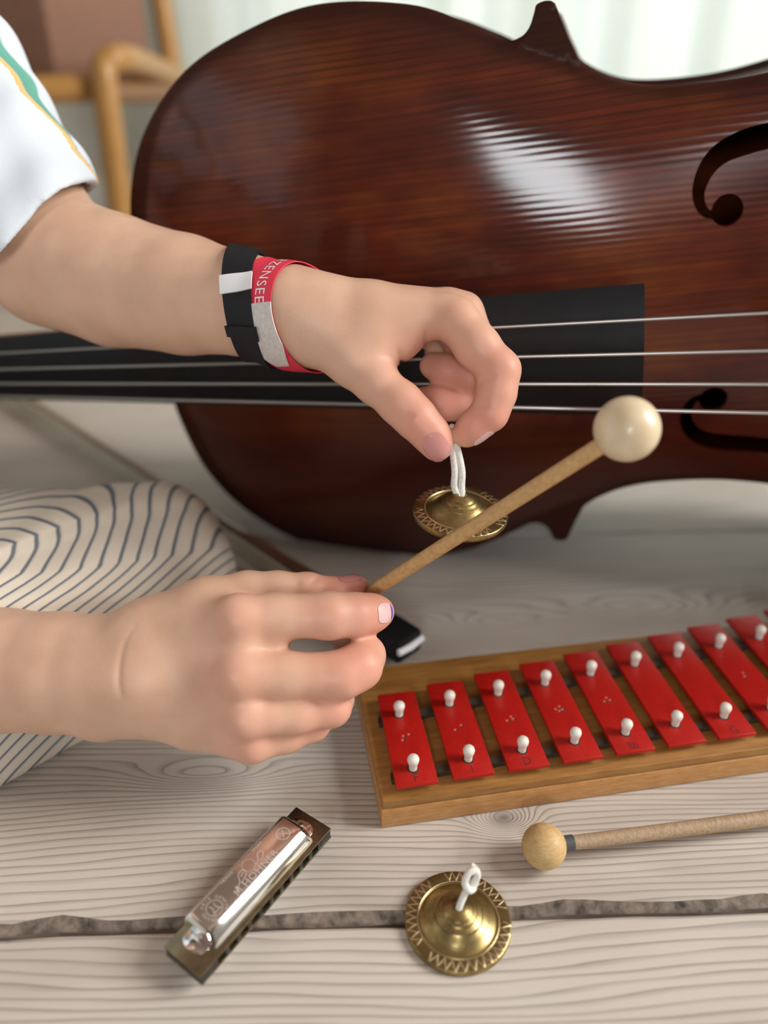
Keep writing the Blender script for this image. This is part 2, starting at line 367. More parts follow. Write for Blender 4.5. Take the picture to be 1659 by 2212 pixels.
# ------------------------------------------------------------------ cello
CS = 1.0278; CO = np.array([.1160, .4678, .1893]); ca, cb, cc = .1350, -.2231, -.010
e1 = np.array([math.cos(cb), math.sin(cb), 0]); nr = np.array([math.sin(cb), -math.cos(cb), 0])
upc = np.array([0, 0, 1])*math.cos(cc)-nr*math.sin(cc); CN = nr*math.cos(cc)+np.array([0, 0, 1])*math.sin(cc)
Cs = e1*math.cos(ca)+upc*math.sin(ca); Ct = -e1*math.sin(ca)+upc*math.cos(ca)
PROF = np.array([(0, 18), (3, 60), (12, 97), (32, 129), (65, 155), (105, 169), (150, 175.5), (200, 168), (232, 154), (248, 145.5), (256, 145.5), (262, 149), (267.5, 155), (271, 158.5), (278.5, 158.3), (280.5, 148), (283, 138), (288, 129), (312, 117), (345, 113), (380, 114), (420, 122), (448, 138), (462, 158), (470, 176), (474, 181), (481, 180), (487, 176), (505, 184), (545, 204), (600, 219), (655, 213), (705, 185), (738, 135), (752, 70), (755, 5)], float)/1000
_cr = catmull(PROF, 10)
def wprof(s): return np.interp(s, _cr[:, 0], _cr[:, 1])
def hook(s, t): return s-.24*max(0, abs(t)-.130)*math.exp(-((s-.274)/.013)**2)   # the upper corners lean towards the neck
def sgrid():
    a = [np.linspace(0, .03, 14, endpoint=False), np.linspace(.03, .24, 46, endpoint=False), np.linspace(.24, .30, 60, endpoint=False), np.linspace(.30, .45, 36, endpoint=False), np.linspace(.45, .50, 40, endpoint=False), np.linspace(.50, .72, 40, endpoint=False), np.linspace(.72, .755, 16)]
    return np.concatenate(a)
_ws = np.arange(0, .7551, .001); _wk = np.exp(-np.linspace(-2, 2, 71)**2); _wk /= _wk.sum(); _wk2 = np.exp(-np.linspace(-2, 2, 111)**2); _wk2 /= _wk2.sum()
_wp = wprof(_ws); _wp = np.where((_ws > .245) & (_ws < .292), np.interp(_ws, [.245, .292], [.144, .126]), np.where((_ws > .452) & (_ws < .496), np.interp(_ws, [.452, .496], [.140, .178]), _wp))
_wsm = np.convolve(np.pad(_wp, 55, 'reflect', reflect_type='odd'), _wk2, 'valid')
_msm = np.convolve(np.pad(np.interp(_ws, [0, .03, .08, .15, .22, .27, .31, .36, .41, .46, .52, .64, .73, .755], [0, .35, .70, .90, .98, 1.0, .96, .83, .71, .68, .72, .74, .35, 0]), 35, 'edge'), _wk, 'valid')
def arch(s, x, w):                      # plate height above its edge; x = t / w in -1..1
    wa = np.interp(s, _ws, _wsm); ax = np.clip(np.abs(x)*w/wa, 0, 1); w = wa
    ms = np.interp(s, _ws, _msm)
    prof_ = np.clip(1-ax, 0, 1)*np.maximum(w, .05)/.17       # distance from the edge in units of a wide bout
    c = 1-np.exp(-(prof_/.36)**1.05)
    return .032*ms*c*np.clip(w/.10, .3, 1.0)
def plate(name, mat, parent, base, sign, th=.0045, nt=96):
    ss = sgrid(); q = np.sin(np.linspace(-1, 1, nt)*math.pi/2*.88)/math.sin(math.pi/2*.88)
    q = .55*np.linspace(-1, 1, nt)+.45*q
    v = []; n = nt
    for lay in (0, 1):
        for s in ss:
            w = wprof(s); hgt = arch(s, q, w)
            rnd = .0016*np.clip((np.abs(q)*w-(w-.0022))/.0022, 0, 1)**2
            for k in range(nt):
                z = hgt[k]-rnd[k] if lay == 0 else hgt[k]-th+rnd[k]
                v.append((hook(s, q[k]*w), q[k]*w, base+sign*z))
    m = len(ss); o_ = m*n; f = []
    for i in range(m-1):
        for k in range(n-1):
            f.append([i*n+k, i*n+k+1, (i+1)*n+k+1, (i+1)*n+k]); f.append([o_+i*n+k+1, o_+i*n+k, o_+(i+1)*n+k, o_+(i+1)*n+k+1])
        f.append([i*n, (i+1)*n, o_+(i+1)*n, o_+i*n]); f.append([i*n+n-1, o_+i*n+n-1, o_+(i+1)*n+n-1, (i+1)*n+n-1])
    for k in range(n-1):
        f.append([k+1, k, o_+k, o_+k+1]); j = (m-1)*n+k; f.append([j, j+1, o_+j+1, o_+j])
    o = mesh(name, v, f, mat, parent, True); fix_normals(o)
    wa = np.interp(ss, _ws, _wsm)[:, None]; ws_ = np.array([wprof(s) for s in ss])[:, None]
    wr = np.clip((np.abs(q)[None]*ws_-(np.minimum(wa, ws_)-.010))/.007, 0, 1); a = o.data.attributes.new('worn', 'FLOAT', 'POINT')
    a.data.foreach_set('value', np.concatenate([wr.reshape(-1)]*2).astype(np.float32)); return o
def boolean_cut(o, cutters):
    for c in cutters:
        md = o.modifiers.new('cut', 'BOOLEAN'); md.object = c; md.operation = 'DIFFERENCE'; md.solver = 'EXACT'
    dg = bpy.context.evaluated_depsgraph_get(); me = bpy.data.meshes.new_from_object(o.evaluated_get(dg))
    o.modifiers.clear(); old = o.data; o.data = me; bpy.data.meshes.remove(old)
    for c in cutters: bpy.data.objects.remove(c)
def f_hole_cutters(sg, parent):
    cl = np.array([(.3600, .0500), (.3515, .0520), (.3478, .0610), (.3508, .0715), (.3580, .0788), (.3700, .0828), (.3860, .0850), (.402, .0878), (.420, .0912), (.438, .0945), (.450, .0985), (.4575, .1075), (.4555, .1170), (.448, .1205)])
    wd_ = np.array([.0020, .0022, .0030, .0042, .0052, .0060, .0058, .0052, .0052, .0056, .0050, .0034, .0024, .0020])
    c = catmull(cl, 6); ww = np.interp(np.linspace(0, 1, len(c)), np.linspace(0, 1, len(cl)), wd_)
    T = np.gradient(c, axis=0); T /= np.linalg.norm(T, axis=1)[:, None]; N = np.stack([-T[:, 1], T[:, 0]], 1)
    poly = np.vstack([c+N*ww[:, None], (c-N*ww[:, None])[::-1]]); out = []
    def cyl(cx, cy, r): return [(cx+r*math.cos(a), cy+r*math.sin(a)) for a in np.linspace(0, 2*math.pi, 28, endpoint=False)]
    for P in (poly, cyl(.3622, .0520, .0078), cyl(.4470, .1170, .0092)):
        P = [(p[0]-.004, p[1]*sg+.0015) for p in P]; vf = prism_vf(P, -.02, .06); b = MB().add(*vf)
        k = b.build('cutter', None, parent, False); out.append(k)
    return out
def cello():
    ce = empty('cello', (0, 0, 0), None, 'dark reddish brown varnished cello lying on its side behind the hands', 'cello')
    X = np.stack([Cs, Ct, CN], 1)*CS; Mx = Matrix([[*X[i], 0] for i in range(3)]+[[0, 0, 0, 1]]); o_ = CO-X@np.array([.28, 0, 0])
    for i in range(3): Mx[i][3] = o_[i]
    ce.matrix_world = Mx
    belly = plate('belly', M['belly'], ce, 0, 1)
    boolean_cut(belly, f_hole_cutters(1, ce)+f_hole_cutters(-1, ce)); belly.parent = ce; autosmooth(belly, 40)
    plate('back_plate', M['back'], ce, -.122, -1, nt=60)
    # ribs: the outline stepped in under the overhang
    ss = sgrid(); ol = np.array([(hook(s, wprof(s)), wprof(s)) for s in ss]+[(hook(s, wprof(s)), -wprof(s)) for s in ss[::-1]])
    T = np.roll(ol, -1, 0)-np.roll(ol, 1, 0); T /= np.linalg.norm(T, axis=1)[:, None]; inn = ol+np.stack([T[:, 1], -T[:, 0]], 1)*.0035
    inn2 = ol+np.stack([T[:, 1], -T[:, 0]], 1)*.0055; v = []; n = len(ol)
    for P, z in ((inn, -.002), (inn, -.120), (inn2, -.120), (inn2, -.002)): v += [(p[0], p[1], z) for p in P]
    f = [[a*n+i, a*n+(i+1) % n, ((a+1) % 4)*n+(i+1) % n, ((a+1) % 4)*n+i] for a in range(4) for i in range(n)]
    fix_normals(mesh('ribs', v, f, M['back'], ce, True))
    # purfling line inlaid round the belly edge
    # fingerboard: a long tapered arc section
    def fb_n(s): return np.interp(s, [-.28, .315], [.0245, .0795])
    def fb_w(s): return np.interp(s, [-.28, .315], [.0165, .0350])
    def fb_o(s): return np.interp(s, [-.28, .0, .315], [0, -.0005, -.0025])
    v = []; nk = 14
    SS = np.linspace(-.28, .315, 24)
    for s in SS:
        w = fb_w(s); n0 = fb_n(s); sag = w*.30; side = .013
        for k in range(nk+1):
            a = -1+2*k/nk; v.append((s, a*w+fb_o(s), n0-sag*a*a))
        v.append((s, w*.80+fb_o(s), n0-sag-side)); v.append((s, -w*.80+fb_o(s), n0-sag-side))
    n = nk+3; f = [[i*n+k, i*n+(k+1) % n, (i+1)*n+(k+1) % n, (i+1)*n+k] for i in range(len(SS)-1) for k in range(n)]
    f += [list(range(n)), [(len(SS)-1)*n+k for k in range(n)]]
    fb = MB().add(v, f).build('fingerboard', M['ebony'], ce, True, 30)
    # neck, heel and head
    v, f = tube_vf([(-.30, 0, .004), (-.25, 0, .006), (-.05, 0, .018), (-.015, 0, .010), (.01, 0, -.02), (.012, 0, -.07)], [.016, .017, .019, .023, .024, .020], 16)
    MB().add(v, f).build('neck', M['back'], ce)
    b = MB().add(*box_vf((.12, .034, .034), (-.35, 0, -.002), .006, 2))
    th = np.linspace(0, 4.2*math.pi, 60); rr = np.linspace(.030, .006, 60)
    sp = np.stack([-.425-rr*np.sin(th)*1.0, np.zeros(60), -.018+rr*np.cos(th)], 1)
    b.add(*tube_vf(sp, np.linspace(.011, .006, 60), 10, True, 1.0)); b.build('scroll', M['back'], ce)
    for i, s in enumerate((-.325, -.345, -.365, -.385)):
        sg = 1 if i % 2 else -1; v, f = tube_vf([(s, -sg*.02, 0), (s, sg*.055, 0), (s, sg*.06, 0), (s, sg*.085, 0)], [.004, .006, .012, .009], 12); MB().add(v, f).build('tuning_peg', M['ebony'], ce)
    MB().add(*box_vf((.008, .034, .008), (-.284, 0, .0255), .002)).build('nut', M['ebony'], ce)
    # bridge
    prof_ = [(-.044, .022), (-.030, .024), (-.020, .05), (-.012, .062), (0, .064), (.012, .062), (.020, .05), (.030, .024), (.044, .022), (.042, .032), (.034, .06), (.032, .088), (.030, .108), (.012, .1165), (-.012, .1165), (-.030, .108), (-.032, .088), (-.034, .06), (-.042, .032)]
    v, f = prism_vf(prof_, -.005, .005, .001); MB().add([(.405+p[2], p[0]+.0018, p[1]) for p in v], f).build('bridge', M['maple'], ce)
    for k in range(4):
        a = (k-1.5)
        s0, s1, s2 = np.array([-.284, a*.0075, fb_n(-.28)+.003-.0006*a*a]), np.array([.405, a*.0160+.0018, .1175-.0022*a*a]), np.array([.52, a*.010+.001, .055])
        MB().add(*tube_vf([s0, s0*.5+s1*.5, s1, s2], [.00085+.0001*(1.5-a)]*4, 8)).build('string', M['steel'], ce)
    v, f = prism_vf([(.50, -.016), (.72, -.028), (.735, .0), (.72, .028), (.50, .016)], .048, .060, .002); MB().add(v, f).build('tailpiece', M['ebony'], ce)
cello()

# ------------------------------------------------------------------ bow
def bow():
    tip = onz(-30, 812, .009); frog = onz(852, 1384, .012); d = frog-tip; L = np.linalg.norm(d); d /= L
    tip = tip-d*.12; side = np.cross(d, [0, 0, 1]); side /= np.linalg.norm(side)
    b = empty('cello_bow', tuple(tip), None, 'dark wooden cello bow lying on the floor between striped trousers and cello', 'bow')
    T = lambda s, a, z: tuple((d*s + side*a)+np.array([0, 0, z-tip[2]]))
    L = L+.12
    s_ = np.linspace(.02, L-.005, 20); P = [T(s, -.010-.006*math.sin(s/L*math.pi)*-1, .0075) for s in s_]
    MB().add(*tube_vf(P, np.linspace(.0032, .0052, 20), 10)).build('stick', M['bow'], b)
    v = []; f = []
    for s in np.linspace(.03, L-.06, 16):
        for a, z in ((.0065, .0035), (.0065, .0165), (.0055, .0165), (.0055, .0035)): v.append(T(s, a, z))
    for i in range(15):
        for k in range(4): f.append([i*4+k, i*4+(k+1) % 4, (i+1)*4+(k+1) % 4, (i+1)*4+k])
    MB().add(v, f).build('bow_hair', M['hair'], b)
    R = Matrix((Vector(d), Vector(side), Vector((0, 0, 1)))).transposed()
    MB().add(*box_vf((.062, .022, .017), T(L-.018, -.001, .0102), .003, 2, R)).build('frog', M['ebony'], b)
    MB().add(*tube_vf([T(L+.0128, -.011, .012), T(L+.0140, 0, .012), T(L+.0128, .0095, .012)], .0024, 10)).build('frog_end_plate', M['white_band'], b)
    MB().add(*box_vf((.016, .008, .019), T(L-.060, .0045, .0105), .0015, 2, R)).build('ferrule', M['nickel'], b)
    MB().add(*box_vf((.020, .016, .012), T(.02, -.001, .0085), .003, 2, R)).build('bow_head', M['bow'], b)
bow()

# ------------------------------------------------------------------ glockenspiel
GA = onz(828, 1790); GB = onz(1659, 1668); g_ang = math.atan2(GB[1]-GA[1], GB[0]-GA[0])
def glockenspiel():
    g = empty('glockenspiel', tuple(GA), (0, 0, g_ang), 'wooden glockenspiel with bright red metal bars and white pegs', 'glockenspiel')
    L, D, Z = .352, .0962, .0182
    b = MB().add(*box_vf((L, D, .0125), (L/2-.001, D/2, .00625+.0002), .0009)); b.build('base', M['glock'], g)
    t = MB().add(*box_vf((L-.001, D-.001, .0054), (L/2-.001, D/2, .0127+.0027), .0012)); t.build('top_board', M['glock_top'], g)
    for v0, v1 in ((.0135, .0500),):
        for y0, y1, k0, k1 in ((.0100, .0145, .0125, .0125), (.0475, .0525, .0150, .0370)):
            P = [(.006, y0, 0), (L-.008, y0+k0*1.0, 0), (L-.008, y1+k0, 0), (.006, y1, 0)]
            if y0 > .03: P = [(.006, y0, 0), (L-.008, y0+k1, 0), (L-.008, y1+k1, 0), (.006, y1, 0)]
            v, f = prism_vf(P, Z-.0005, Z+.0032); MB().add(v, f).build('felt_rail', M['felt'], g)
    letters = {0: ('F', .0072), 1: ('I', .007), 2: ('D', .0072), 4: ('Bb', .0072), 6: ('G', .0072)}
    stamps = {0: [(-1, -1), (1, 1), (-.6, .6)], 1: [(-1, -.8), (1, .8)], 2: [(-.8, -1), (.7, .5), (1, -.6)], 3: [(-.8, 0), (.6, 1), (1, -.5), (0, -1)], 4: [(-.8, -.6), (.3, 1), (.9, -.3)], 7: [(0, -1), (.4, .7)]}
    proto = None
    for i in range(12):
        u0 = .0068+.02805*i; w = .0208; v0 = .0034+.0004*i; v1 = .0663+.00375*i
        poly = [(u0, v0), (u0+w, v0+.0003), (u0+w+.0008, v1), (u0+.0012, v1-.0002)]
        v, f = prism_vf(poly, Z+.0034, Z+.0058, .0004); br = MB().add(v, f).build('bar', M['red'], g)
        zt = Z+.0058
        for pv in (v0+.0098+.0007*i, v1-.0165-.0005*i):
            pu = u0+w*.46+.0006
            pr = [(.0001, -.004), (.0021, -.004), (.0021, .0024), (.0023, .0032), (.0028, .0048), (.0030, .0062), (.0027, .0074), (.0018, .0082), (.0001, .0085)]
            vv, ff = lathe_vf(pr, 20); MB().add([(p[0]+pu, p[1]+pv, p[2]+zt) for p in vv], ff).build('peg', M['peg'], br)
            hv, hf = lathe_vf([(.0020, .0), (.0028, .0), (.0028, .00008), (.0020, .00008)], 20, True); MB().add([(p[0]+pu, p[1]+pv-.0003, p[2]+zt) for p in hv], hf).build('peg_hole', M['felt'], br)
        if i in letters:
            tx, sz = letters[i]; tv, tf = text_vf(tx, sz); tv = tv*np.array([.85, 1.0]) if len(tx) == 1 else tv*np.array([.7, .9])
            o = MB().add([(p[0]+u0+w*.5, p[1]+v0+.0018, zt+.00005) for p in tv], tf).build('stamped_letter', M['mark'], br, False, normals=False)
        if i in stamps:
            sb = MB(); uu = u0+w*.5; vm = v0*.52+v1*.48
            for a, c in stamps[i]: sb.add(*xf(ball_vf((0, 0, 0), .00085, 12, 8, .25), Matrix.Translation((uu+a*.0019, vm+c*.0016, zt))))
            sb.build('stamp_dots', M['mark_light'], br)
            sb = MB()
            for a, c in stamps[i]: sb.add(*xf(ball_vf((0, 0, 0), .0009, 12, 8, .12), Matrix.Translation((uu+a*.0019+.0011, vm+c*.0016-.0007, zt))))
            sb.build('stamp_dents', M['mark'], br)
glockenspiel()

# ------------------------------------------------------------------ mallets
def mallet(name, ball_c, end, r_ball, rs0, rs1, mb, ms, label, tape=None, group=None):
    ball_c = np.array(ball_c); end = np.array(end); d = end-ball_c; L = np.linalg.norm(d); d = d/L
    m = empty(name, tuple(ball_c), None, label, 'mallet', group); m.matrix_world = frame_to(d, ball_c)
    v, f = ball_vf((0, 0, 0), r_ball, 40, 28)
    MB().add(v, f).build('mallet_head', mb, m)
    s = np.linspace(r_ball*.75, L, 24); r = np.linspace(rs0, rs1, 24)
    MB().add(*tube_vf(np.stack([0*s, 0*s, s], 1), r, 16)).build('stick', ms, m)
    if tape: MB().add(*tube_vf([(0, 0, r_ball*.93), (0, 0, r_ball*.93+tape)], rs0*1.12, 16)).build('tape_collar', M['tape'], m)
    return m
bc = onz(1175, 1828, .0102); fe_ = onz(1659, 1771, .0055); fe_ = bc+(fe_-bc)*1.75; fe_[2] = .0042
mallet('mallet', bc, fe_, .0102, .0032, .0042, M['pale'], M['grey_stick'], 'wooden mallet lying on the floor in front of the glockenspiel', .0045)
hb = at(1354, 927, .300); hs = at(800, 1279, .384); he = hb+(hs-hb)*1.10
mallet('mallet', hb, he, .0128, .0035, .0034, M['cream'], M['stick'], 'cream headed mallet held in the lower hand across the hanging cymbal')

# ------------------------------------------------------------------ finger cymbals
def cymbal_mesh(name, R, parent, wob=0.0):
    pr = [(.070, .0112), (.085, .0116), (.12, .0116), (.18, .0111), (.25, .01035), (.28, .00975), (.33, .0092), (.36, .0085), (.43, .0077), (.46, .0070), (.53, .0058), (.60, .0045), (.66, .0036), (.71, .0031), (.735, .0031), (.750, .0036), (.765, .0037), (.78, .0033), (.85, .0033), (.93, .0032), (.985, .0030), (1.0, .0024), (1.0, .0006), (.985, .0), (.93, .0003), (.76, .0008), (.70, .0012), (.60, .0030), (.46, .0054), (.30, .0081), (.15, .0098), (.070, .0100)]
    pr = np.array(pr)*np.array([R, R/.0228]); top = catmull(pr[:22], 6); bot = pr[22:]
    P = np.vstack([top, bot]); n = 480; th = np.linspace(0, 2*math.pi, n, endpoint=False)
    rr = np.repeat(P[:, :1], n, 1); zz = np.repeat(P[:, 1:], n, 1); TH = np.repeat(th[None], len(P), 0)
    q = rr/R; isrim = ((q > .785) & (q < .985)); isrim[len(top):] = False
    teeth = 36; ph = TH*teeth/(2*math.pi)+.06*np.sin(TH*5+wob)
    tri = np.abs((ph % 1)*2-1); x = (q-.80)/.17; keep = (np.sin(TH*3+wob*2)+np.sin(TH*7+wob)*.5 > -.95)
    dist = np.abs(tri-np.clip(x, 0, 1)); rid = np.exp(-(dist/.20)**2)*isrim*keep
    zz = zz+.00022*rid*(R/.0228)
    top_m = np.zeros_like(q); top_m[:len(top)] = 1
    zz = zz+top_m*.00018*np.sin(TH*2+q*5+wob)*(q > .3)*q
    ridge = rid+top_m*np.exp(-((q-.757)/.012)**2)
    groove = isrim*np.clip(1-rid*1.4, 0, 1)*.30+top_m*sum(np.exp(-((q-c)/.012)**2) for c in (.265, .345, .445))*.8*(np.sin(TH*3+q*9+wob) > -.3)
    v = np.stack([rr*np.cos(TH), rr*np.sin(TH), zz], -1).reshape(-1, 3); m = len(P)
    f = [[i*n+k, (i+1)*n+k, (i+1)*n+(k+1) % n, i*n+(k+1) % n] for i in range(m) for k in range(n)]
    f = [[a % (m*n) for a in q_] for q_ in f]
    o = mesh(name, v, f, M['brass'], parent, True); fix_normals(o)
    for nm, val in (('ridge', ridge), ('groove', groove)):
        a = o.data.attributes.new(nm, 'FLOAT', 'POINT'); a.data.foreach_set('value', val.reshape(-1).astype(np.float32))
    return o
def floor_cymbal():
    c = empty('finger_cymbal', tuple(onz(989, 1990, .0015)*np.array([1, 1, 0])), (0, 0, .4), 'brass finger cymbal with white knotted cord lying on the floorboard gap', 'cymbal')
    cymbal_mesh('cymbal_disc', .0229, c)
    R = Matrix.Rotation(-.4, 3, 'Z')
    P = [(0, -.0015, .005), (0, -.0004, .0112), (.0012, .0012, .0145), (.0030, .0032, .0175), (.0056, .0048, .0200), (.0076, .0058, .0240), (.0066, .0062, .0275), (.0036, .0050, .0268), (.0022, .0030, .0232), (.0042, .0020, .0200), (.0062, .0044, .0178)]
    P = catmull([tuple(R @ Vector(p)) for p in P], 6)
    MB().add(*tube_vf(P, .00155, 12)).build('cord', M['cord'], c)
    Q = catmull([tuple(R @ Vector(p)) for p in [(.0060, .0046, .0175), (.0076, .0060, .0215), (.0070, .0072, .0268), (.0050, .0082, .0285)]], 6)
    MB().add(*tube_vf(Q, np.linspace(.0014, .0009, len(Q)), 10)).build('cord_end', M['cord'], c)
floor_cymbal()
PINCH = at(981, 946, .3700)
def hanging_cymbal():
    c0 = at(995, 1098, .3735); up = Vector((.05, -.06, 1)).normalized()
    c = empty('finger_cymbal', tuple(c0), None, 'brass finger cymbal hanging by its white cord from the upper hand', 'cymbal')
    c.matrix_world = frame_to(up, c0-np.array(up)*.004)
    cymbal_mesh('cymbal_disc', .0231, c, 1.7)
    inv = c.matrix_world.inverted()
    top = at(976, 925, .3705); b1 = c.matrix_world @ Vector((0, 0, .0085))
    for k, off in enumerate((-8, 7)):
        pts = [b1+Vector((off*.00008, 0, 0)), Vector(at(990+off, 1052, .3715)), Vector(at(991+off, 1020, .3702)), Vector(at(986+off*.8, 985, .3700)), Vector(at(979+off*.5, 950, .3703)), Vector(at(976+off*.3, 928, .3708))]
        if k == 0: pts.append(Vector(at(977, 922, .3725)))
        P = catmull([tuple(inv @ p) for p in pts], 8)
        MB().add(*tube_vf(P, .00175, 12)).build('cord', M['cord'], c)
hanging_cymbal()

# ------------------------------------------------------------------ harmonica
def harmonica():
    zb = .0062; A = onz(437, 2131, zb); B = onz(716, 1809, zb); d = B-A; L = np.linalg.norm(d[:2]); a = math.atan2(d[1], d[0])
    h = empty('harmonica', (A[0], A[1], 0), (0, 0, a), 'small chrome harmonica lying on the floorboards', 'harmonica')
    Wd = .0212; zt = zb+.0066
    def comb():                                     # black comb with square holes along the playing side
        b = MB().add(*box_vf((L-.0006, Wd-.007, .0046), (L/2, (Wd+.0062)/2, zb+.0033), .0003))
        nb = 10; p = (L*.80)/nb; x0 = L*.10
        for k in range(nb+1):
            b.add(*box_vf((p*.36, .0070, .0046), (x0+k*p, .0037, zb+.0033), .0002))
        for xa, xb in ((.0003, x0), (L-x0, L-.0003)): b.add(*box_vf((xb-xa, .0070, .0046), ((xa+xb)/2, .0037, zb+.0033), .0003))
        b.build('comb', M['comb'], h)
    comb()
    for z in (zb, zt-.001): MB().add(*box_vf((L, Wd, .0010), (L/2, Wd/2, z+.0005), .0003)).build('reed_plate', M['plate'], h)
    def cover(z0, sg):
        x0, x1, y0, y1, hh = L*.135, L*.875, .0022, Wd-.0006, .0072
        sec = [(y0, 0), (y0+.0006, .0016), (y0+.0022, .0042), (y0+.0044, .0062), (y0+.0064, .0069), (y1-.0042, hh), (y1-.0018, .0071), (y1-.0006, .0062), (y1, .0045), (y1, .0)]
        sec = catmull(sec, 5); th = .0005; n = len(sec); v = []; f = []
        xs = [(x0, .80), (x0+.0008, .93), (x0+.0022, 1.0), (x1-.0022, 1.0), (x1-.0008, .93), (x1, .80)]
        xs2 = [xs[0], xs[1], xs[2]]+[(x0+.0022+(x1-x0-.0044)*t, 1.0) for t in np.linspace(.1, .9, 9)]+xs[3:]
        cy = (y0+y1)/2
        for lay in (1.0, .93):
            for x, k in xs2:
                for y, z in sec: v.append((x, cy+(y-cy)*(1-(1-k)*.12)*(1 if lay == 1 else .96), z0+sg*z*k*lay))
        m = len(xs2); o_ = m*n
        for i in range(m-1):
            for k in range(n-1): f += [[i*n+k, i*n+k+1, (i+1)*n+k+1, (i+1)*n+k], [o_+i*n+k+1, o_+i*n+k, o_+(i+1)*n+k, o_+(i+1)*n+k+1]]
        for i in (0, m-1): f.append([i*n+k for k in range(n)])
        c = MB().add(v, f).build('cover_plate', M['chrome'], h, True, 40)
        for xe, s in ((x0, -1), (x1, 1)):             # rounded fixing tabs with their nails
            tp = [(xe-s*.0005, cy-.0062), (xe+s*.0030, cy-.0062)]+[(xe+s*(.0030+.0036*math.cos(t)), cy+.0062*math.sin(t)) for t in np.linspace(-math.pi/2, math.pi/2, 12)]+[(xe+s*.0030, cy+.0062), (xe-s*.0005, cy+.0062)]
            if s < 0: tp = tp[::-1]
            vv, ff = prism_vf(tp, z0, z0+sg*.0006, .0001); MB().add(vv, ff).build('tab', M['chrome'], c)
            nv, nf = lathe_vf([(.0001, .0008), (.0009, .0007), (.0012, .0003), (.0012, 0)], 14); MB().add([(p[0]+xe+s*.0034, p[1]+cy+.0010, z0+sg*(.0006+p[2])) for p in nv], nf).build('nail', M['plate'], c)
        return c, (x0, x1, y0, y1, hh)
    cover(zb, -1); c, (x0, x1, y0, y1, hh) = cover(zt, 1)
    sec = catmull([(y0, 0), (y0+.0006, .0016), (y0+.0022, .0042), (y0+.0044, .0062), (y0+.0064, .0069), (y1-.0042, hh), (y1-.0018, .0071), (y1-.0006, .0062), (y1, .0045), (y1, .0)], 5)
    def zat(y): return zt+np.interp(y, sec[:, 0], sec[:, 1])+.00006
    def put(name, pieces):
        b = MB()
        for tv, tf in pieces: b.add([(p[0], p[1], zat(p[1])) for p in tv], tf)
        b.build(name, M['engrave'], c, False, normals=False)
    def line(s, size, x, y, sp=1.0): v, f = text_vf(s, size, sp); return v+np.array([x, y]), f
    def ring(cx, cy, r, t, n=36):
        v = []; f = []
        for k in range(n):
            a_ = 2*math.pi*k/n; v += [(cx+r*math.cos(a_), cy+r*math.sin(a_)), (cx+(r-t)*math.cos(a_), cy+(r-t)*math.sin(a_))]
        for k in range(n): j = (k+1) % n; f.append([2*k, 2*j, 2*j+1, 2*k+1])
        return np.array(v), f
    def arc(s, size, cx, cy, r, a0, a1):
        out = []
        for k, ch in enumerate(s):
            if ch == ' ': continue
            a_ = a0+(a1-a0)*k/(len(s)-1); v, f = text_vf(ch, size); q = a_-math.pi/2
            R = np.array([[math.cos(q), -math.sin(q)], [math.sin(q), math.cos(q)]]); out.append((v@R.T+np.array([cx+r*math.cos(a_), cy+r*math.sin(a_)]), f))
        return out
    def stroke(P, w=.00018):
        P = np.array(P); v = []; f = []
        T = np.gradient(P, axis=0); T /= np.linalg.norm(T, axis=1)[:, None]
        for p, t in zip(P, T): v += [p+w*np.array([-t[1], t[0]]), p-w*np.array([-t[1], t[0]])]
        return np.array(v), [[2*i, 2*i+2, 2*i+3, 2*i+1] for i in range(len(P)-1)]
    mx = (x0+x1)/2; my = (y0+y1)/2+.0006
    put('maker_lettering', [line('M.HOHNER', .0046, mx+.001, my-.0042, 1.1)])
    put('small_lettering', [line('MADE IN GERMANY & PROVEN', .0021, mx-.001, y0+.0040, 1.15), line('TRADE', .0020, mx-.0085, my+.0050, 1.2), line('MARK', .0020, mx+.0105, my+.0050, 1.2)])
    e1c, e2c = (x0+.0095, my+.0002), (x1-.0085, my+.0004)
    put('round_medal_mark', [ring(*e1c, .0036, .0003)]+arc('GRAND PRIX GENEVE', .0019, e1c[0], e1c[1], .0043, math.radians(235), math.radians(-55))
        + [stroke([(e1c[0]-.0016, e1c[1]-.002), (e1c[0]-.0006, e1c[1]+.0005), (e1c[0]-.001, e1c[1]+.0022)]), stroke([(e1c[0]+.0016, e1c[1]-.002), (e1c[0]+.0008, e1c[1]+.0002), (e1c[0]+.0014, e1c[1]+.0018)]), stroke([(e1c[0]-.0022, e1c[1]-.0018), (e1c[0]+.0022, e1c[1]-.0018)])])
    put('round_medal_mark', [ring(*e2c, .0033, .0003), ring(*e2c, .0029, .00018), stroke([(e2c[0]-.0014, e2c[1]-.0018), (e2c[0], e2c[1]), (e2c[0]-.0014, e2c[1]+.0018)]), stroke([(e2c[0]+.0014, e2c[1]-.0018), (e2c[0], e2c[1]), (e2c[0]+.0014, e2c[1]+.0018)])])
    hand = [stroke(catmull([(mx-.009, my-.0012), (mx-.0065, my-.0002), (mx-.0045, my+.0026), (mx-.0018, my+.0030), (mx-.0012, my+.0010), (mx-.0035, my-.0004), (mx-.0065, my-.0010)], 5)), stroke(catmull([(mx-.0045, my+.001), (mx-.0028, my+.0018), (mx-.0016, my+.0016)], 5)),
        ring(mx+.0014, my+.0022, .0030, .0002), stroke(catmull([(mx+.0035, my-.0002), (mx+.0058, my+.0006), (mx+.0078, my+.0030), (mx+.0100, my+.0024), (mx+.0088, my+.0004), (mx+.0060, my-.0006)], 5)), stroke(catmull([(mx-.0102, my-.0034), (mx-.0092, my-.0010), (mx-.0090, my-.0002)], 4), .0004)]
    put('emblem', hand)
harmonica()

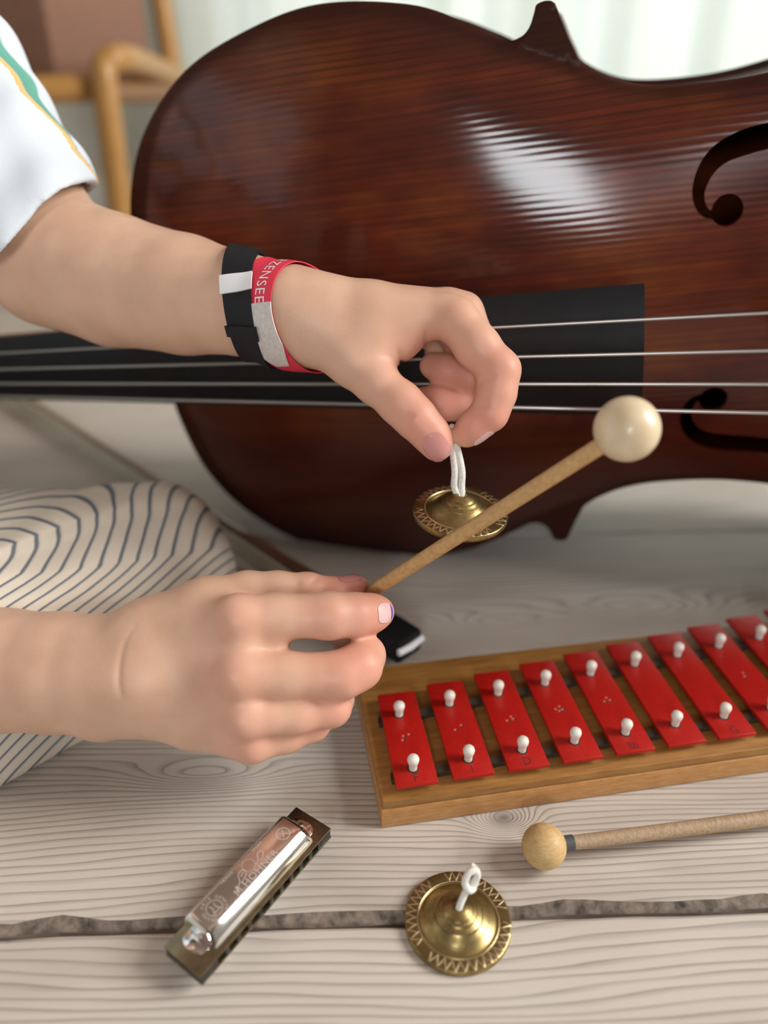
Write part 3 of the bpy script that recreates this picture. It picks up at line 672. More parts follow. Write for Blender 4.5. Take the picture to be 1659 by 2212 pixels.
# ------------------------------------------------------------------ chair in the background
def chair():
    ch = empty('armchair', tuple(onz(275, 624)), None, 'small amber wooden armchair with brown upholstery beyond the cello neck', 'chair')
    inv = Matrix.Translation(-Vector(ch.location))
    def bar(name, P, r, mat, flat=1.0, n=14):
        o = MB().add(*tube_vf([tuple(inv @ Vector(p)) for p in P], r, n, True, flat)).build(name, mat, ch); return o
    leg0 = onz(275, 626, 0)
    P = catmull([leg0, at(262, 480, 1.235), at(243, 320, 1.175), at(226, 185, 1.135), at(228, 140, 1.130), at(268, 125, 1.155), at(330, 145, 1.30), at(372, 163, 1.42)], 8)
    bar('front_leg_and_arm', P, .0190, M['chair'])
    l2 = onz(-260, 640, 0)
    bar('front_leg', catmull([l2, at(-255, 400, 1.15), at(-250, 150, 1.05)], 6), .019, M['chair'])
    b1 = onz(392, 560, 0); bar('back_post', catmull([b1, at(388, 330, 1.50), at(374, 170, 1.45), at(348, 0, 1.39), at(320, -190, 1.33)], 6), .019, M['chair'])
    b2 = onz(-60, 560, 0); bar('back_post', catmull([b2, at(-62, 330, 1.50), at(-80, 0, 1.39), at(-95, -190, 1.33)], 6), .019, M['chair'])
    bar('seat_rail', [at(-250, 205, 1.06), at(225, 190, 1.16)], .019, M['chair'])
    bar('seat_rail', [at(228, 196, 1.17), at(385, 196, 1.46)], .019, M['chair_dark'])
    bar('seat_rail', [at(-62, 196, 1.46), at(385, 196, 1.47)], .019, M['chair_dark'])
    # upholstered seat block, one corner towards the cello
    c = at(122, 160, 1.20); r_ = at(336, 172, 1.42); l_ = at(-240, 160, 1.30)
    c[2] = r_[2] = l_[2] = .315; bk = r_+l_-c; bk[1] = min(bk[1], 1.69); l_[1] = min(l_[1], 1.5); r_[1] = min(r_[1], 1.66); poly = [tuple((inv @ Vector(p))[:2]) for p in (c, r_, bk, l_)]
    v, f = prism_vf(poly, c[2]-.012, .60, .012); MB().add(v, f).build('cushion', M['cloth'], ch)
chair()

# ------------------------------------------------------------------ person: distance fields turned into one skin surface
def smin(a, b, k):
    if k <= 0: return np.minimum(a, b)
    h = np.maximum(k-np.abs(a-b), 0)/k; return np.minimum(a, b)-h*h*k*.25
def cone_d(P, a, b, r1, r2):            # distance to a rounded cone
    a = np.asarray(a); ba = np.asarray(b)-a; l2 = ba@ba; rr = r1-r2; a2 = l2-rr*rr; pa = P-a
    if a2 <= 1e-12: return np.linalg.norm(pa, axis=1)-max(r1, r2)
    y = pa@ba; z = y-l2; x2 = ((pa*l2-np.outer(y, ba))**2).sum(1); y2 = y*y*l2; z2 = z*z*l2; k = np.sign(rr)*rr*rr*x2
    d = (np.sqrt(x2*a2/l2)+y*rr)/l2*1.0
    d = (np.sqrt(np.maximum(x2*a2/l2, 0))+y*rr)/l2-r1
    m1 = np.sign(z)*a2*z2 > k; d = np.where(m1, np.sqrt(np.maximum(x2+z2, 0))/l2-r2, d)
    m2 = (~m1) & (np.sign(y)*a2*y2 < k); d = np.where(m2, np.sqrt(np.maximum(x2+y2, 0))/l2-r1, d)
    return d
class Field:
    def __init__(s): s.ops = []
    def chain(s, J, k=.004, kin=.003):  # J: list of (point, radius); a limb of rounded cones
        s.ops.append(('c', [(np.array(p), r) for p, r in J], k, kin)); return s
    def ell(s, c, ax, rad, k=.006):     # ellipsoid with axes ax (3x3 rows)
        s.ops.append(('e', np.array(c), np.array(ax), np.array(rad), k)); return s
    def cut(s, J, k=.001):              # a groove
        s.ops.append(('x', [(np.array(p), r) for p, r in J], k)); return s
    def __call__(s, P):
        P = np.asarray(P, float); d = np.full(len(P), 1.0)
        for o in s.ops:
            if o[0] == 'c':
                q = np.full(len(P), 1.0); J = o[1]
                for (a, ra), (b, rb) in zip(J[:-1], J[1:]): q = smin(q, cone_d(P, a, b, ra, rb), o[3])
                d = smin(d, q, o[2])
            elif o[0] == 'e':
                L = (P-o[1])@o[2].T/o[3]; n = np.linalg.norm(L, axis=1); g = np.linalg.norm(L/o[3], axis=1)+1e-9
                d = smin(d, n*(n-1)/g, o[4])
            else:
                q = np.full(len(P), 1.0); J = o[1]
                for (a, ra), (b, rb) in zip(J[:-1], J[1:]): q = np.minimum(q, cone_d(P, a, b, ra, rb))
                d = -smin(-d, q, o[2])
        return d
def surface(fn, lo, hi, vx):            # surface nets over the box lo..hi
    lo = np.array(lo); n = np.ceil((np.array(hi)-lo)/vx/8).astype(int)*8+1; B = 8
    g = np.full(n, 1.0, np.float32); nb = (n-1)//B
    cc_ = np.stack(np.meshgrid(*[np.arange(k) for k in nb], indexing='ij'), -1).reshape(-1, 3); cen = lo+(cc_*B+B/2)*vx
    dc = np.concatenate([fn(c) for c in np.array_split(cen, max(1, len(cen)//200000))]); R_ = B*vx*.9+.003
    for c, dd in zip(cc_[dc < -R_], dc): i, j, k = c*B; g[i:i+B+1, j:j+B+1, k:k+B+1] = -1.0
    act = cc_[np.abs(dc) <= R_]; off = np.stack(np.meshgrid(*[np.arange(B+1)]*3, indexing='ij'), -1).reshape(-1, 3)
    for ch in np.array_split(act, max(1, len(act)//300)):
        ii = (ch[:, None]*B+off[None]).reshape(-1, 3); g[ii[:, 0], ii[:, 1], ii[:, 2]] = fn(lo+ii*vx)
    ins = g < 0; c8 = [ins[a:n[0]-1+a, b:n[1]-1+b, c:n[2]-1+c] for a in (0, 1) for b in (0, 1) for c in (0, 1)]
    cnt = sum(c.astype(np.int8) for c in c8); cell = np.argwhere((cnt > 0) & (cnt < 8)); idx = np.full(np.array(n)-1, -1, np.int32); idx[cell[:, 0], cell[:, 1], cell[:, 2]] = np.arange(len(cell))
    acc = np.zeros((len(cell), 3)); num = np.zeros(len(cell))
    cor = [(a, b, c) for a in (0, 1) for b in (0, 1) for c in (0, 1)]
    val = [g[cell[:, 0]+a, cell[:, 1]+b, cell[:, 2]+c] for a, b, c in cor]
    for i in range(8):
        for j in range(i+1, 8):
            if sum(abs(x-y) for x, y in zip(cor[i], cor[j])) != 1: continue
            m = (val[i] < 0) != (val[j] < 0); t = val[i][m]/(val[i][m]-val[j][m])
            acc[m] += np.array(cor[i])+t[:, None]*(np.array(cor[j])-np.array(cor[i])); num[m] += 1
    V = lo+(cell+acc/num[:, None])*vx; F = []
    for ax in range(3):
        a = [slice(None)]*3; b = [slice(None)]*3; a[ax] = slice(0, -1); b[ax] = slice(1, None)
        s0, s1 = ins[tuple(a)], ins[tuple(b)]; u, w = [(1, 2), (2, 0), (0, 1)][ax]
        for flip, mk in ((0, s0 & ~s1), (1, ~s0 & s1)):
            e = np.argwhere(mk); e = e[(e[:, u] > 0) & (e[:, w] > 0) & (e[:, u] < n[u]-1) & (e[:, w] < n[w]-1)]
            def cidx(du, dw):
                q = e.copy(); q[:, u] -= du; q[:, w] -= dw; return idx[q[:, 0], q[:, 1], q[:, 2]]
            q = np.stack([cidx(1, 1), cidx(0, 1), cidx(0, 0), cidx(1, 0)], 1); F.append(q[:, ::-1] if flip else q)
    return V, np.concatenate(F)
def laplace(V, F, it=2):
    E_ = np.concatenate([F[:, [0, 1]], F[:, [1, 2]], F[:, [2, 3]], F[:, [3, 0]]])
    for _ in range(it):
        A = np.zeros_like(V); c = np.zeros(len(V)); np.add.at(A, E_[:, 0], V[E_[:, 1]]); np.add.at(c, E_[:, 0], 1); np.add.at(A, E_[:, 1], V[E_[:, 0]]); np.add.at(c, E_[:, 1], 1)
        V = .5*V+.5*A/np.maximum(c, 1)[:, None]
    return V
def march(fn, O, D, off, tmax=.08, n=40):   # step along D from O until fn == off
    t = np.zeros(len(O))
    for _ in range(n): t = np.minimum(t+.8*(fn(O+D*t[:, None])-off), tmax)
    return O+D*t[:, None]
def J(x, y, d, r): return at(x, y, d), r*d/FPX     # joint seen at (x, y), d metres deep, r its drawn radius

LA = Field()      # the upper arm, forearm and hand that hold the cymbal
SH_L = np.array([-.392, .50, .405])
LA.chain([(SH_L, .042), (.45*at(-350, -160, .445)+.55*at(68, 478, .432), .037), J(-30, 350, .436, 142), J(112, 560, .436, 142), J(250, 608, .427, 137), J(400, 638, .412, 124), J(530, 660, .396, 105), J(610, 676, .386, 93), J(655, 688, .382, 86)], 0, .004)
mA = [(965, 684, .372, 42), (968, 668, .385, 40), (950, 668, .398, 38), (925, 690, .410, 34)]   # knuckles: index to little finger
for i, m_ in enumerate(mA):
    LA.chain([J(640, 672+i*10, .380+.004*i, 74), J(800, 672+(6 if i else 14)+i*4, (.376+m_[2])/2+.001, 60-3*i), J(*m_)], .012, .004)
LA.chain([J(700, 716, .379, 66), J(762, 776, .374, 53), J(812, 826, .370, 46)], .012, .008)     # ball of the thumb
LA.chain([J(820, 742, .376, 46), J(868, 742, .375, 34)], .012, .004)                            # web
LA.chain([J(812, 826, .370, 46), J(866, 872, .367, 46), J(898, 904, .3655, 44), J(930, 938, .366, 39), J(944, 963, .3665, 34)], .004, .004)   # thumb
LA.chain([J(960, 682, .372, 44), J(985, 692, .370, 47), J(1030, 748, .366, 47), J(1078, 800, .364, 44), J(1072, 850, .3645, 41), J(1058, 892, .3655, 38), J(1022, 922, .368, 33), J(1006, 938, .3692, 29)], .0035, .004)   # index finger
LA.chain([J(968, 668, .385, 44), J(1000, 676, .386, 42), J(1042, 762, .388, 40), J(1058, 800, .390, 38), J(1020, 812, .392, 36), J(960, 800, .396, 33), J(935, 790, .399, 29)], .003, .004)   # middle finger, curled behind
LA.chain([J(950, 668, .398, 42), J(1010, 760, .402, 40), J(1030, 850, .402, 38), J(985, 868, .398, 38), J(945, 872, .396, 36), J(915, 866, .400, 31)], .003, .004)     # ring finger
LA.chain([J(925, 690, .410, 38), J(965, 790, .420, 34), J(975, 860, .418, 32), J(925, 880, .415, 29), J(890, 868, .418, 26)], .003, .004)                           # little finger
LA_CREASE = [[(874, 806), (866, 780), (858, 755)], [(912, 768), (920, 745), (922, 715)], [(1034, 828), (1050, 818), (1066, 814)], [(1030, 872), (1044, 880), (1056, 880)], [(862, 912), (874, 900), (884, 886)], [(874, 918), (886, 904), (894, 892)]]

RA = Field()      # the nearer arm and the hand round the mallet
SH_R = np.array([-.40, .20, .40]); EL_R = np.array([-.355, .262, .095])
RA.chain([(SH_R, .046), (EL_R+np.array([-.01, -.01, .05]), .038), (EL_R, .036), J(-120, 1446, .386, 142), J(0, 1447, .381, 130), J(130, 1452, .376, 127), J(225, 1455, .372, 124), J(290, 1452, .369, 122), J(330, 1450, .367, 122)], 0, .004)
RA.ell(at(222, 1545, .366), np.eye(3), (.011, .010, .009), .012)                                # wrist bone
mB = [(516, 1334, .347, 50), (516, 1456, .343, 52), (530, 1548, .346, 46), (545, 1606, .354, 41)]
for i, m_ in enumerate(mB):
    RA.chain([J(320, 1400+i*34, .368, 84), J(420, 1376+i*58, .3625, 72-3*i), J(*m_)], .009, .006)
RA.chain([J(350, 1370, .372, 80), J(450, 1312, .372, 60), J(535, 1284, .376, 46)], .014, .008)  # thumb side
RA.chain([J(535, 1284, .376, 50), J(600, 1278, .377, 42), J(665, 1276, .379, 37), J(720, 1282, .381, 33), J(762, 1268, .383, 22), J(778, 1263, .3838, 17)], .004, .004)   # thumb
RA.chain([J(516, 1334, .347, 50), J(600, 1331, .352, 48), J(712, 1330, .355, 49), J(765, 1328, .360, 45), J(800, 1325, .366, 40), J(818, 1322, .370, 34)], .0035, .004)    # index finger
RA.chain([J(526, 1396, .350, 42), J(585, 1394, .354, 26), J(612, 1394, .357, 11)], .008, .004)    # web between the first two fingers
RA.chain([J(516, 1456, .343, 52), J(620, 1458, .349, 48), J(738, 1458, .353, 50), J(775, 1440, .357, 48), J(788, 1416, .366, 42), J(762, 1392, .376, 34), J(742, 1378, .382, 29)], .003, .004)   # middle
RA.chain([J(530, 1548, .346, 46), J(640, 1542, .353, 41), J(716, 1528, .359, 40), J(724, 1510, .370, 38), J(680, 1470, .382, 34), J(640, 1450, .386, 30)], .003, .004)      # ring
RA.chain([J(545, 1606, .354, 41), J(620, 1588, .361, 35), J(676, 1566, .367, 33), J(690, 1548, .376, 32), J(650, 1520, .384, 30), J(610, 1505, .386, 27)], .003, .004)      # little
RA_CREASE = [[(292, 1350), (268, 1390), (258, 1440), (257, 1480), (262, 1505)], [(668, 1262), (678, 1255), (684, 1246)], [(640, 1262), (646, 1254)]]
def crease(fn, lines, r=.0009):         # fine skin folds, pressed in where they lie on the surface
    cuts = []
    for L_ in lines:
        L_ = catmull(L_, 4); D = np.array([at(x, y, 1.0)-CAMP for x, y in L_]); D /= np.linalg.norm(D, axis=1)[:, None]
        P_ = march(fn, CAMP+D*.25, D, 0, .3, 80); cuts.append([(p, r*(.45+.55*math.sin(math.pi*(i+.5)/len(P_)))) for i, p in enumerate(P_)])
    for c_ in cuts: fn.cut(c_, .0012)
crease(LA, LA_CREASE); crease(RA, RA_CREASE)

TORSO = Field()   # trunk, neck and head, outside the picture
HIP = np.array([-.60, .37, .10]); CH = np.array([-.47, .36, .36]); NK = np.array([-.43, .355, .47])
TORSO.chain([(HIP, .10), ((HIP+CH)/2, .088), (CH, .095), (np.array([-.455, .358, .405]), .055), (NK, .040), (NK+np.array([.01, 0, .05]), .038)], 0, .05)
TORSO.chain([(SH_L, .045), (CH+np.array([.02, 0, .04]), .05), (SH_R, .045)], .03, .02)
HC = np.array([-.385, .352, .590])
TORSO.ell(HC, np.eye(3), (.088, .072, .092), .02).ell(HC+np.array([.035, 0, -.052]), np.eye(3), (.050, .052, .052), .03)
TORSO.ell(HC+np.array([.088, 0, -.018]), np.eye(3), (.014, .010, .017), .014).ell(HC+np.array([.078, 0, -.062]), np.eye(3), (.010, .022, .007), .006)
for sg in (-1, 1):
    TORSO.ell(HC+np.array([-.005, sg*.074, -.018]), np.eye(3), (.016, .008, .026), .006)
    TORSO.cut([(HC+np.array([.088, sg*.022, .0]), .008), (HC+np.array([.086, sg*.036, .0]), .008)], .01)
TORSO.cut([(HC+np.array([.090, -.018, -.063]), .0015), (HC+np.array([.090, .018, -.063]), .0015)], .003)

LA_RED = [(at(1085, 800, .345), .020, .8), (at(1040, 915, .350), .022, .9), (at(925, 950, .350), .026, .8), (at(985, 680, .355), .016, .35), (at(960, 850, .385), .030, .9), (at(1010, 790, .360), .020, .5)]
RA_RED = [(at(720, 1330, .34), .014, .5), (at(820, 1322, .36), .018, .8), (at(780, 1440, .345), .020, .7), (at(770, 1262, .38), .020, .9), (at(735, 1530, .35), .018, .6), (at(690, 1566, .36), .018, .6), (at(520, 1334, .34), .016, .35), (at(515, 1470, .335), .018, .35), (at(540, 1560, .335), .016, .35), (at(545, 1620, .34), .018, .5)]
def person():
    p = empty('person', (-.50, .37, 0), None, 'person in a striped-trim white shirt and striped trousers playing with a mallet and cymbal', 'person')
    inv = np.array(p.location)
    parts = []
    for fn, lo, hi, vx, red, cutp in ((LA, None, None, .0011, LA_RED, 0), (RA, None, None, .0011, RA_RED, 0), (TORSO, (-.74, .14, -.02), (-.24, .60, .72), .005, [], 0)):
        if lo is None:
            pts = np.array([q for o in fn.ops if o[0] == 'c' for q, r in o[1]]); pts = pts[pts[:, 0] > -.37] if fn is RA else pts[pts[:, 0] > -.245]
            lo = pts.min(0)-.045; hi = pts.max(0)+.045
        V, F = surface(fn, lo, hi, vx); V = laplace(V, F, 2)
        rd = np.zeros(len(V))
        for c, r, a in red: rd = np.maximum(rd, a*np.exp(-(np.linalg.norm(V-c, axis=1)/r)**2*.7))
        parts.append((V, F, rd))
    V = np.concatenate([q[0] for q in parts]); k = 0; F = []
    for q in parts: F.append(q[1]+k); k += len(q[0])
    F = np.concatenate(F); me = bpy.data.meshes.new('body'); V = V-inv
    me.vertices.add(len(V)); me.vertices.foreach_set('co', V.reshape(-1).astype(np.float32)); me.loops.add(len(F)*4); me.loops.foreach_set('vertex_index', F.reshape(-1).astype(np.int32))
    me.polygons.add(len(F)); me.polygons.foreach_set('loop_start', np.arange(0, len(F)*4, 4, dtype=np.int32)); me.update(calc_edges=True); me.validate()
    a = me.attributes.new('red', 'FLOAT', 'POINT'); a.data.foreach_set('value', np.concatenate([q[2] for q in parts]).astype(np.float32))
    body = link('body', me, M['skin'], p, True)
    def pv(vs): return [np.asarray(q)-inv for q in vs]
    # ---- finger nails, laid on the finger surface
    def nail(fn, c, along, normal, ln, wd_, mat, tipmat=None, off=.0003):
        al = np.array(along)/np.linalg.norm(along); nn = np.array(normal, float); nn -= al*(nn@al); nn /= np.linalg.norm(nn); sd = np.cross(nn, al)
        nu, nv = 13, 15; O = []
        for i in range(nu):
            for j in range(nv):
                a_, b_ = -1+2*i/(nu-1), -1+2*j/(nv-1)
                ww = wd_*(1-.10*max(0, a_)**2)*math.sqrt(max(0, 1-(abs(a_)**4)*.75)); O.append(np.array(c)+al*a_*ln+sd*b_*ww+nn*.012)
        P_ = march(fn, np.array(O), np.repeat(-nn[None], nu*nv, 0), off, .03)
        lo_ = P_-nn*.0012; v = list(P_)+list(lo_); n = nu*nv; f = []
        for i in range(nu-1):
            for j in range(nv-1):
                f.append([i*nv+j, i*nv+j+1, (i+1)*nv+j+1, (i+1)*nv+j]); f.append([n+i*nv+j+1, n+i*nv+j, n+(i+1)*nv+j, n+(i+1)*nv+j+1])
        edge = [i for i in range(nv)]+[i*nv+nv-1 for i in range(1, nu)]+[(nu-1)*nv+j for j in range(nv-2, -1, -1)]+[i*nv for i in range(nu-2, 0, -1)]
        for a_, b_ in zip(edge, edge[1:]+edge[:1]): f.append([a_, b_, n+b_, n+a_])
        o = MB().add(pv(v), f).build('fingernail', mat, body, True, 50)
        if tipmat:
            o.data.materials.append(tipmat); zc = [(np.array(q.center)+inv-np.array(c))@al for q in o.data.polygons]
            for q, z in zip(o.data.polygons, zc):
                if z > ln*.62: q.material_index = 1
        return o
    tv = at(944, 963, .3665)-at(898, 904, .3655)
    nail(LA, at(943, 966, .366), tv, at(958, 985, .30)-at(938, 958, .37), .0068, .0058, M['nail'], None, .00045)
    nail(LA, at(1034, 934, .3685), at(1006, 938, .3692)-at(1058, 892, .3655), at(1040, 990, .362)-at(1026, 918, .369), .0052, .0042, M['nail_pale'])
    nail(RA, at(812, 1325, .366), at(818, 1322, .3700)-at(765, 1328, .360), at(860, 1322, .352)-at(800, 1325, .366), .0055, .0046, M['nail_pale'], M['polish'])
    nail(RA, at(760, 1264, .3825), at(778, 1263, .3838)-at(720, 1282, .381), at(752, 1225, .377)-at(756, 1270, .382), .0055, .0036, M['nail'])
    # ---- bands on the wrist
    def band(name, fn, c, axis, up, half, th, off, mat, parent, a0=0, a1=2*math.pi, n=96, shift=lambda a: 0, wfun=lambda a: 1.0, nw=7):
        ax = np.array(axis)/np.linalg.norm(axis); u = np.array(up)-ax*(np.array(up)@ax); u /= np.linalg.norm(u); w = np.cross(ax, u); v = []; f = []
        full = abs(a1-a0-2*math.pi) < 1e-6; A_ = np.linspace(a0, a1, n, endpoint=not full)
        O = []; D = []
        for a in A_:
            dr = u*math.cos(a)+w*math.sin(a)
            for j in range(nw): O.append(np.array(c)+ax*(half*wfun(a)*(-1+2*j/(nw-1))+shift(a))+dr*.055); D.append(-dr)
        O = np.array(O); D = np.array(D); o1 = march(fn, O, D, off+th, .06); o0 = march(fn, O, D, off, .06)
        m = len(A_); N = m*nw; v = list(o1)+list(o0)
        R_ = range(m if full else m-1)
        for i in R_:
            i2 = (i+1) % m
            for j in range(nw-1): f += [[i*nw+j, i*nw+j+1, i2*nw+j+1, i2*nw+j], [N+i*nw+j+1, N+i*nw+j, N+i2*nw+j, N+i2*nw+j+1]]
            f += [[i*nw, i2*nw, N+i2*nw, N+i*nw], [i*nw+nw-1, i2*nw+nw-1, N+i2*nw+nw-1, N+i*nw+nw-1]]
        if not full:
            for i in (0, m-1):
                for j in range(nw-1): f.append([i*nw+j, i*nw+j+1, N+i*nw+j+1, N+i*nw+j])
        o = MB().add(pv(v), f).build(name, mat, parent, True, 40); return o, (ax, u, w)
    axb = at(660, 700, .382)-at(480, 640, .404); upv = UPV-.0*FWD
    C1 = at(548, 664, .3945); C2 = at(634, 682, .3845)
    tilt1 = axb/np.linalg.norm(axb)+.30*(-FWD)*0+.0
    ax1 = at(640, 640, .3945)-at(500, 655, .3985); ax2 = at(700, 664, .372)-at(560, 690, .398)
    strap, fr1 = band('black_wrist_strap', LA, C1, ax1, UPV, .0074, .0018, .0010, M['black_band'], p)
    strap['label'] = 'black strap with a white clip round the upper wrist'
    # angle 0 is up, growing towards the viewer or away from it depending on the axis
    def ang_of(fr, c, px): q = px-np.array(c); return math.atan2(q@fr[2], q@fr[1])
    a_clip = ang_of(fr1, C1, at(522, 622, .372))
    band('clip', LA, C1, ax1, UPV, .0082, .0012, .0028, M['white_band'], strap, a_clip-.16, a_clip+.16, 14)
    a_lp = ang_of(fr1, C1, at(540, 705, .370)); band('strap_loop', LA, C1, ax1, UPV, .0086, .0012, .0028, M['black_band'], strap, a_lp-.04, a_lp+.16, 10)
    rb, fr2 = band('red_paper_wristband', LA, C2, ax2, UPV, .0088, .0004, .0012, M['red_band'], p)
    rb['label'] = 'red paper wristband with white lettering and a sticker seal'
    a_s0 = ang_of(fr2, C2, at(592, 656, .362)); a_s1 = ang_of(fr2, C2, at(655, 775, .372)); sg = 1 if a_s1 > a_s0 else -1
    lo_, hi_ = min(a_s0, a_s1), max(a_s0, a_s1)
    band('sticker_seal', LA, C2, ax2, UPV, .0093, .0005, .0020, M['silver'], rb, lo_, hi_, 40, wfun=lambda a: 1.0-.55*max(0, ((a-a_s0)*sg/(hi_-lo_)-.6)/.4)**1.5)
    # lettering wrapped round the band
    tvv, tff = text_vf('RZENSEE', .0074, 1.12); ax, u, w = fr2; rad = .027
    bm = bmesh.new(); vs = [bm.verts.new((q[0], q[1], 0)) for q in tvv]
    for q in tff:
        try: bm.faces.new([vs[i] for i in q])
        except ValueError: pass
    bmesh.ops.triangulate(bm, faces=bm.faces); bmesh.ops.subdivide_edges(bm, edges=[e for e in bm.edges if e.calc_length() > .0012], cuts=2)
    bm.verts.index_update(); tvv = np.array([tuple(q.co) for q in bm.verts]); tff = [[q.index for q in ff.verts] for ff in bm.faces]; bm.free()
    amid = a_s0-sg*(.0160/rad)
    O = []; D = []
    for x, y, _ in tvv:
        a = amid+sg*(x/rad); dr = u*math.cos(a)+w*math.sin(a); O.append(C2+ax*(.0030+(y-.0026)*1.0)+dr*.055); D.append(-dr)
    Pt = march(LA, np.array(O), np.array(D), .00175, .06); MB().add(pv(Pt), tff).build('lettering', M['white_band'], rb, False, normals=False)
    # ---- shirt with its sleeves
    SHF = Field(); hemL = at(68, 478, .432)
    SHF.chain([(HIP+np.array([0, 0, .0]), .125), ((HIP+CH)/2, .112), (CH, .118), (np.array([-.465, .358, .405]), .070)], 0, .05)
    SHF.chain([(SH_L, .060), (CH+np.array([.0, 0, .03]), .075), (SH_R, .060)], .04, .02)
    s0 = at(-350, -160, .445); sl_ax = (hemL-s0)/np.linalg.norm(hemL-s0)
    SHF.chain([(SH_L, .050), (s0*.45+hemL*.55, .0465), (hemL+sl_ax*.05, .046)], .03, .01)
    SHF.chain([(SH_R, .058), (EL_R*.5+SH_R*.5, .052), (EL_R*.75+SH_R*.25, .052)], .03, .01)
    hemR = EL_R*.72+SH_R*.28; rx = (EL_R-SH_R)/np.linalg.norm(EL_R-SH_R)
    vp = np.cross(sl_ax, at(100, 300, .43)-CAMP); vp /= np.linalg.norm(vp)
    if vp[0] < 0: vp = -vp
    vd = np.cross(vp, sl_ax)
    hemP = at(205, 388, .432); hl = at(-20, 592, .432)-hemP; hw = -FWD+.42*(RGT*.72-UPV*.70)
    hemN = np.cross(hl, hw); hemN /= np.linalg.norm(hemN); hemN *= np.sign(hemN@sl_ax)
    def shirt_fn(P):
        d = SHF(P); f_ = .0016*np.sin((P@sl_ax)*150+(P@vp)*60)*np.sin((P@vd)*70+1.0)+.0012*np.sin((P@vp)*190+(P@sl_ax)*40); d = d+f_
        d = np.maximum(d, -(d+.0050))               # a cloth shell, open at the hems
        h1 = (P-hemP)@hemN-.002*np.sin((P@vp)*90); near = (P-hemL)@(hemL-CH) > -.05
        d = np.where(np.linalg.norm(P-hemL, axis=1) < .115, np.maximum(d, h1), d)
        d = np.where(np.linalg.norm(P-hemR, axis=1) < .11, np.maximum(d, (P-hemR)@rx), d)
        d = np.maximum(d, .085-P[:, 2]); return np.maximum(d, (P[:, 2]-.452))
    V1, F1 = surface(shirt_fn, (-.74, .10, .06), (-.12, .62, .49), .0022); V1 = laplace(V1, F1, 2)
    q = (V1-hemL)@vp; sdist = (hemL-V1)@sl_ax
    edge_r = np.interp(sdist, [0, .12, .25], [.0455, .0465, .049])
    band_c = np.interp(sdist, [0, .015, .045, .075, .11, .2], [.002, .0045, .0105, .0135, .0118, .012])+.0012*np.sin(sdist*190)
    grn = np.interp(sdist, [0, .02, .03, .06, .12, .2], [.0, .0, .0022, .0062, .0070, .007])
    dd = q-(edge_r-band_c)                           # distance past the orange line
    val = np.where(dd < 0, .1+dd*0, .225+np.clip(dd/.0028, 0, 1)*.14); val = np.where(dd > .0028, .37+np.clip((dd-.0028)/np.maximum(grn, 1e-5), 0, 2)*.345, val)
    val = np.where(dd < -.0002, .1, val); val = np.where((np.linalg.norm(V1-hemL, axis=1) < .28) & (V1[:, 0] > -.42), np.minimum(val, 1.0), .1)
    sh = mesh('shirt', pv(V1), F1, M['shirt'], p, True); sh['label'] = 'white short-sleeved shirt with a green and orange stripe on the sleeve'
    a = sh.data.attributes.new('band', 'FLOAT', 'POINT'); a.data.foreach_set('value', val.astype(np.float32))
    # ---- striped trousers
    TF = Field(); KN = np.array([-.150, .402, .045])
    TF.chain([(np.array([-.60, .33, .10]), .105), (np.array([-.38, .390, .056]), .060), (KN, .046)], 0, .01)
    TF.chain([(KN, .047), (np.array([-.225, .325, .046]), .050), (np.array([-.43, .195, .048]), .054)], .03, .01)
    ld = np.array([-.83, -.56, 0]); TF.ell((-.28, .285, .002), np.array([ld, [.56, -.83, 0], [0, 0, 1.]]), (.21, .062, .031), .03)   # the trouser leg spread on the floor
    TF.chain([(np.array([-.60, .42, .10]), .10), (np.array([-.55, .58, .05]), .048), (np.array([-.52, .68, .045]), .043)], .04, .01)
    TF.chain([(np.array([-.52, .68, .045]), .043), (np.array([-.68, .60, .045]), .043)], .02, .01)
    TF.ell(HIP+np.array([0, 0, -.01]), np.eye(3), (.13, .14, .10), .04)
    # cloth coordinates on the near leg: u along the leg, v round it from the far side over the top to the near side
    def folds(P):
        q = P-CAMP; return 829+q[:, 0]*3540, 1106-(q@UPV)*3540      # cloth u along the leg, v across it
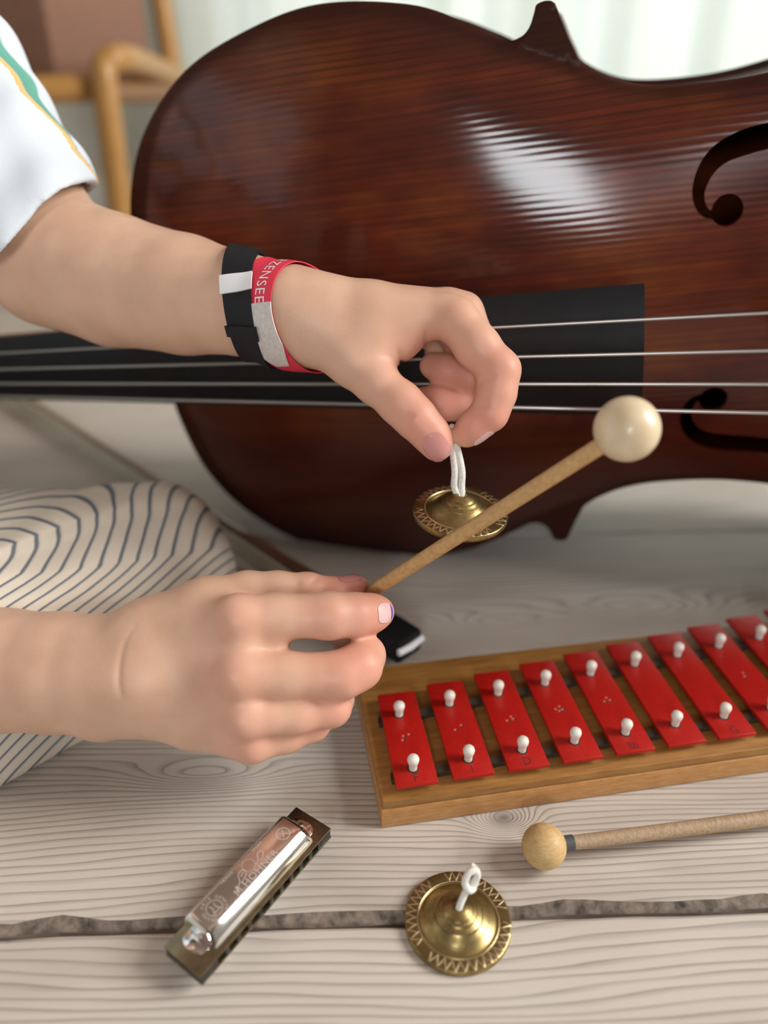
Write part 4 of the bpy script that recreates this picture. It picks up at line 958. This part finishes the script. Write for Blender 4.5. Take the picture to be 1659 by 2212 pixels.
    def fold_lines(u):
        return [np.interp(u, [-500, 0, 120, 230, 300, 400, 520], [1500, 1240, 1172, 1120, 1095, 1075, 1080]), np.interp(u, [-500, 0, 45, 253, 343, 470, 520], [1240, 1226, 1224, 1215, 1202, 1184, 1180]), np.interp(u, [-500, 0, 253, 343, 434, 520], [1240, 1246, 1252, 1262, 1258, 1240])]
    def trouser_fn(P):
        d = TF(P); x, v = folds(P); s = 0
        for ln_, am, up_, dn_ in zip(fold_lines(x), (.0065, .0040, .0055), (60, 34, 26), (16, 12, 70)):
            vv = v-ln_; s = s+am*np.exp(-(np.where(vv > 0, vv/dn_, vv/up_))**2)*np.clip((520-x)/200, .2, 1)
        return np.maximum(d-s+.0010*np.sin(x*.05+v*.03), .001-P[:, 2])
    V2, F2 = surface(trouser_fn, (-.76, .16, -.02), (-.06, .78, .24), .0026); V2 = laplace(V2, F2, 2)
    x, v = folds(V2)
    # the cloth's stripes turn at each fold
    l1, l2, l3 = fold_lines(x)
    kA = np.interp(x, [-400, 0, 150, 280, 400], [2.2, 1.9, 1.3, .55, .05])*np.minimum(v-l1, 0)
    kC = -1.0*np.clip(v-l2, 0, l3-l2); kD = -np.interp(x, [-300, 0, 120, 350, 480], [.7, .8, 1.1, 1.35, 1.3])*np.maximum(v-l3, 0)
    st = (x-kA-kC-kD+.04*(v-1150))/29.5
    tr = mesh('trousers', pv(V2), F2, M['trousers'], p, True); tr['label'] = 'cream trousers with thin dark stripes'
    a = tr.data.attributes.new('stripe', 'FLOAT', 'POINT'); a.data.foreach_set('value', st.astype(np.float32))
    # ---- hair
    HF = Field().ell(HC+np.array([-.012, 0, .012]), np.eye(3), (.096, .082, .096), 0).ell(HC+np.array([-.055, 0, -.05]), np.eye(3), (.045, .075, .085), .03)
    def hair_fn(P):
        d = HF(P)+.002*np.sin(P[:, 1]*300+P[:, 2]*40); return -smin(-d, np.linalg.norm((P-HC-np.array([.085, 0, -.03]))/np.array([1, .9, 1.1]), axis=1)-.072, .01)
    V3, F3 = surface(hair_fn, HC-.16, HC+.14, .004); mesh('hair', pv(V3), F3, M['hair_h'], p, True)
    return p
person()
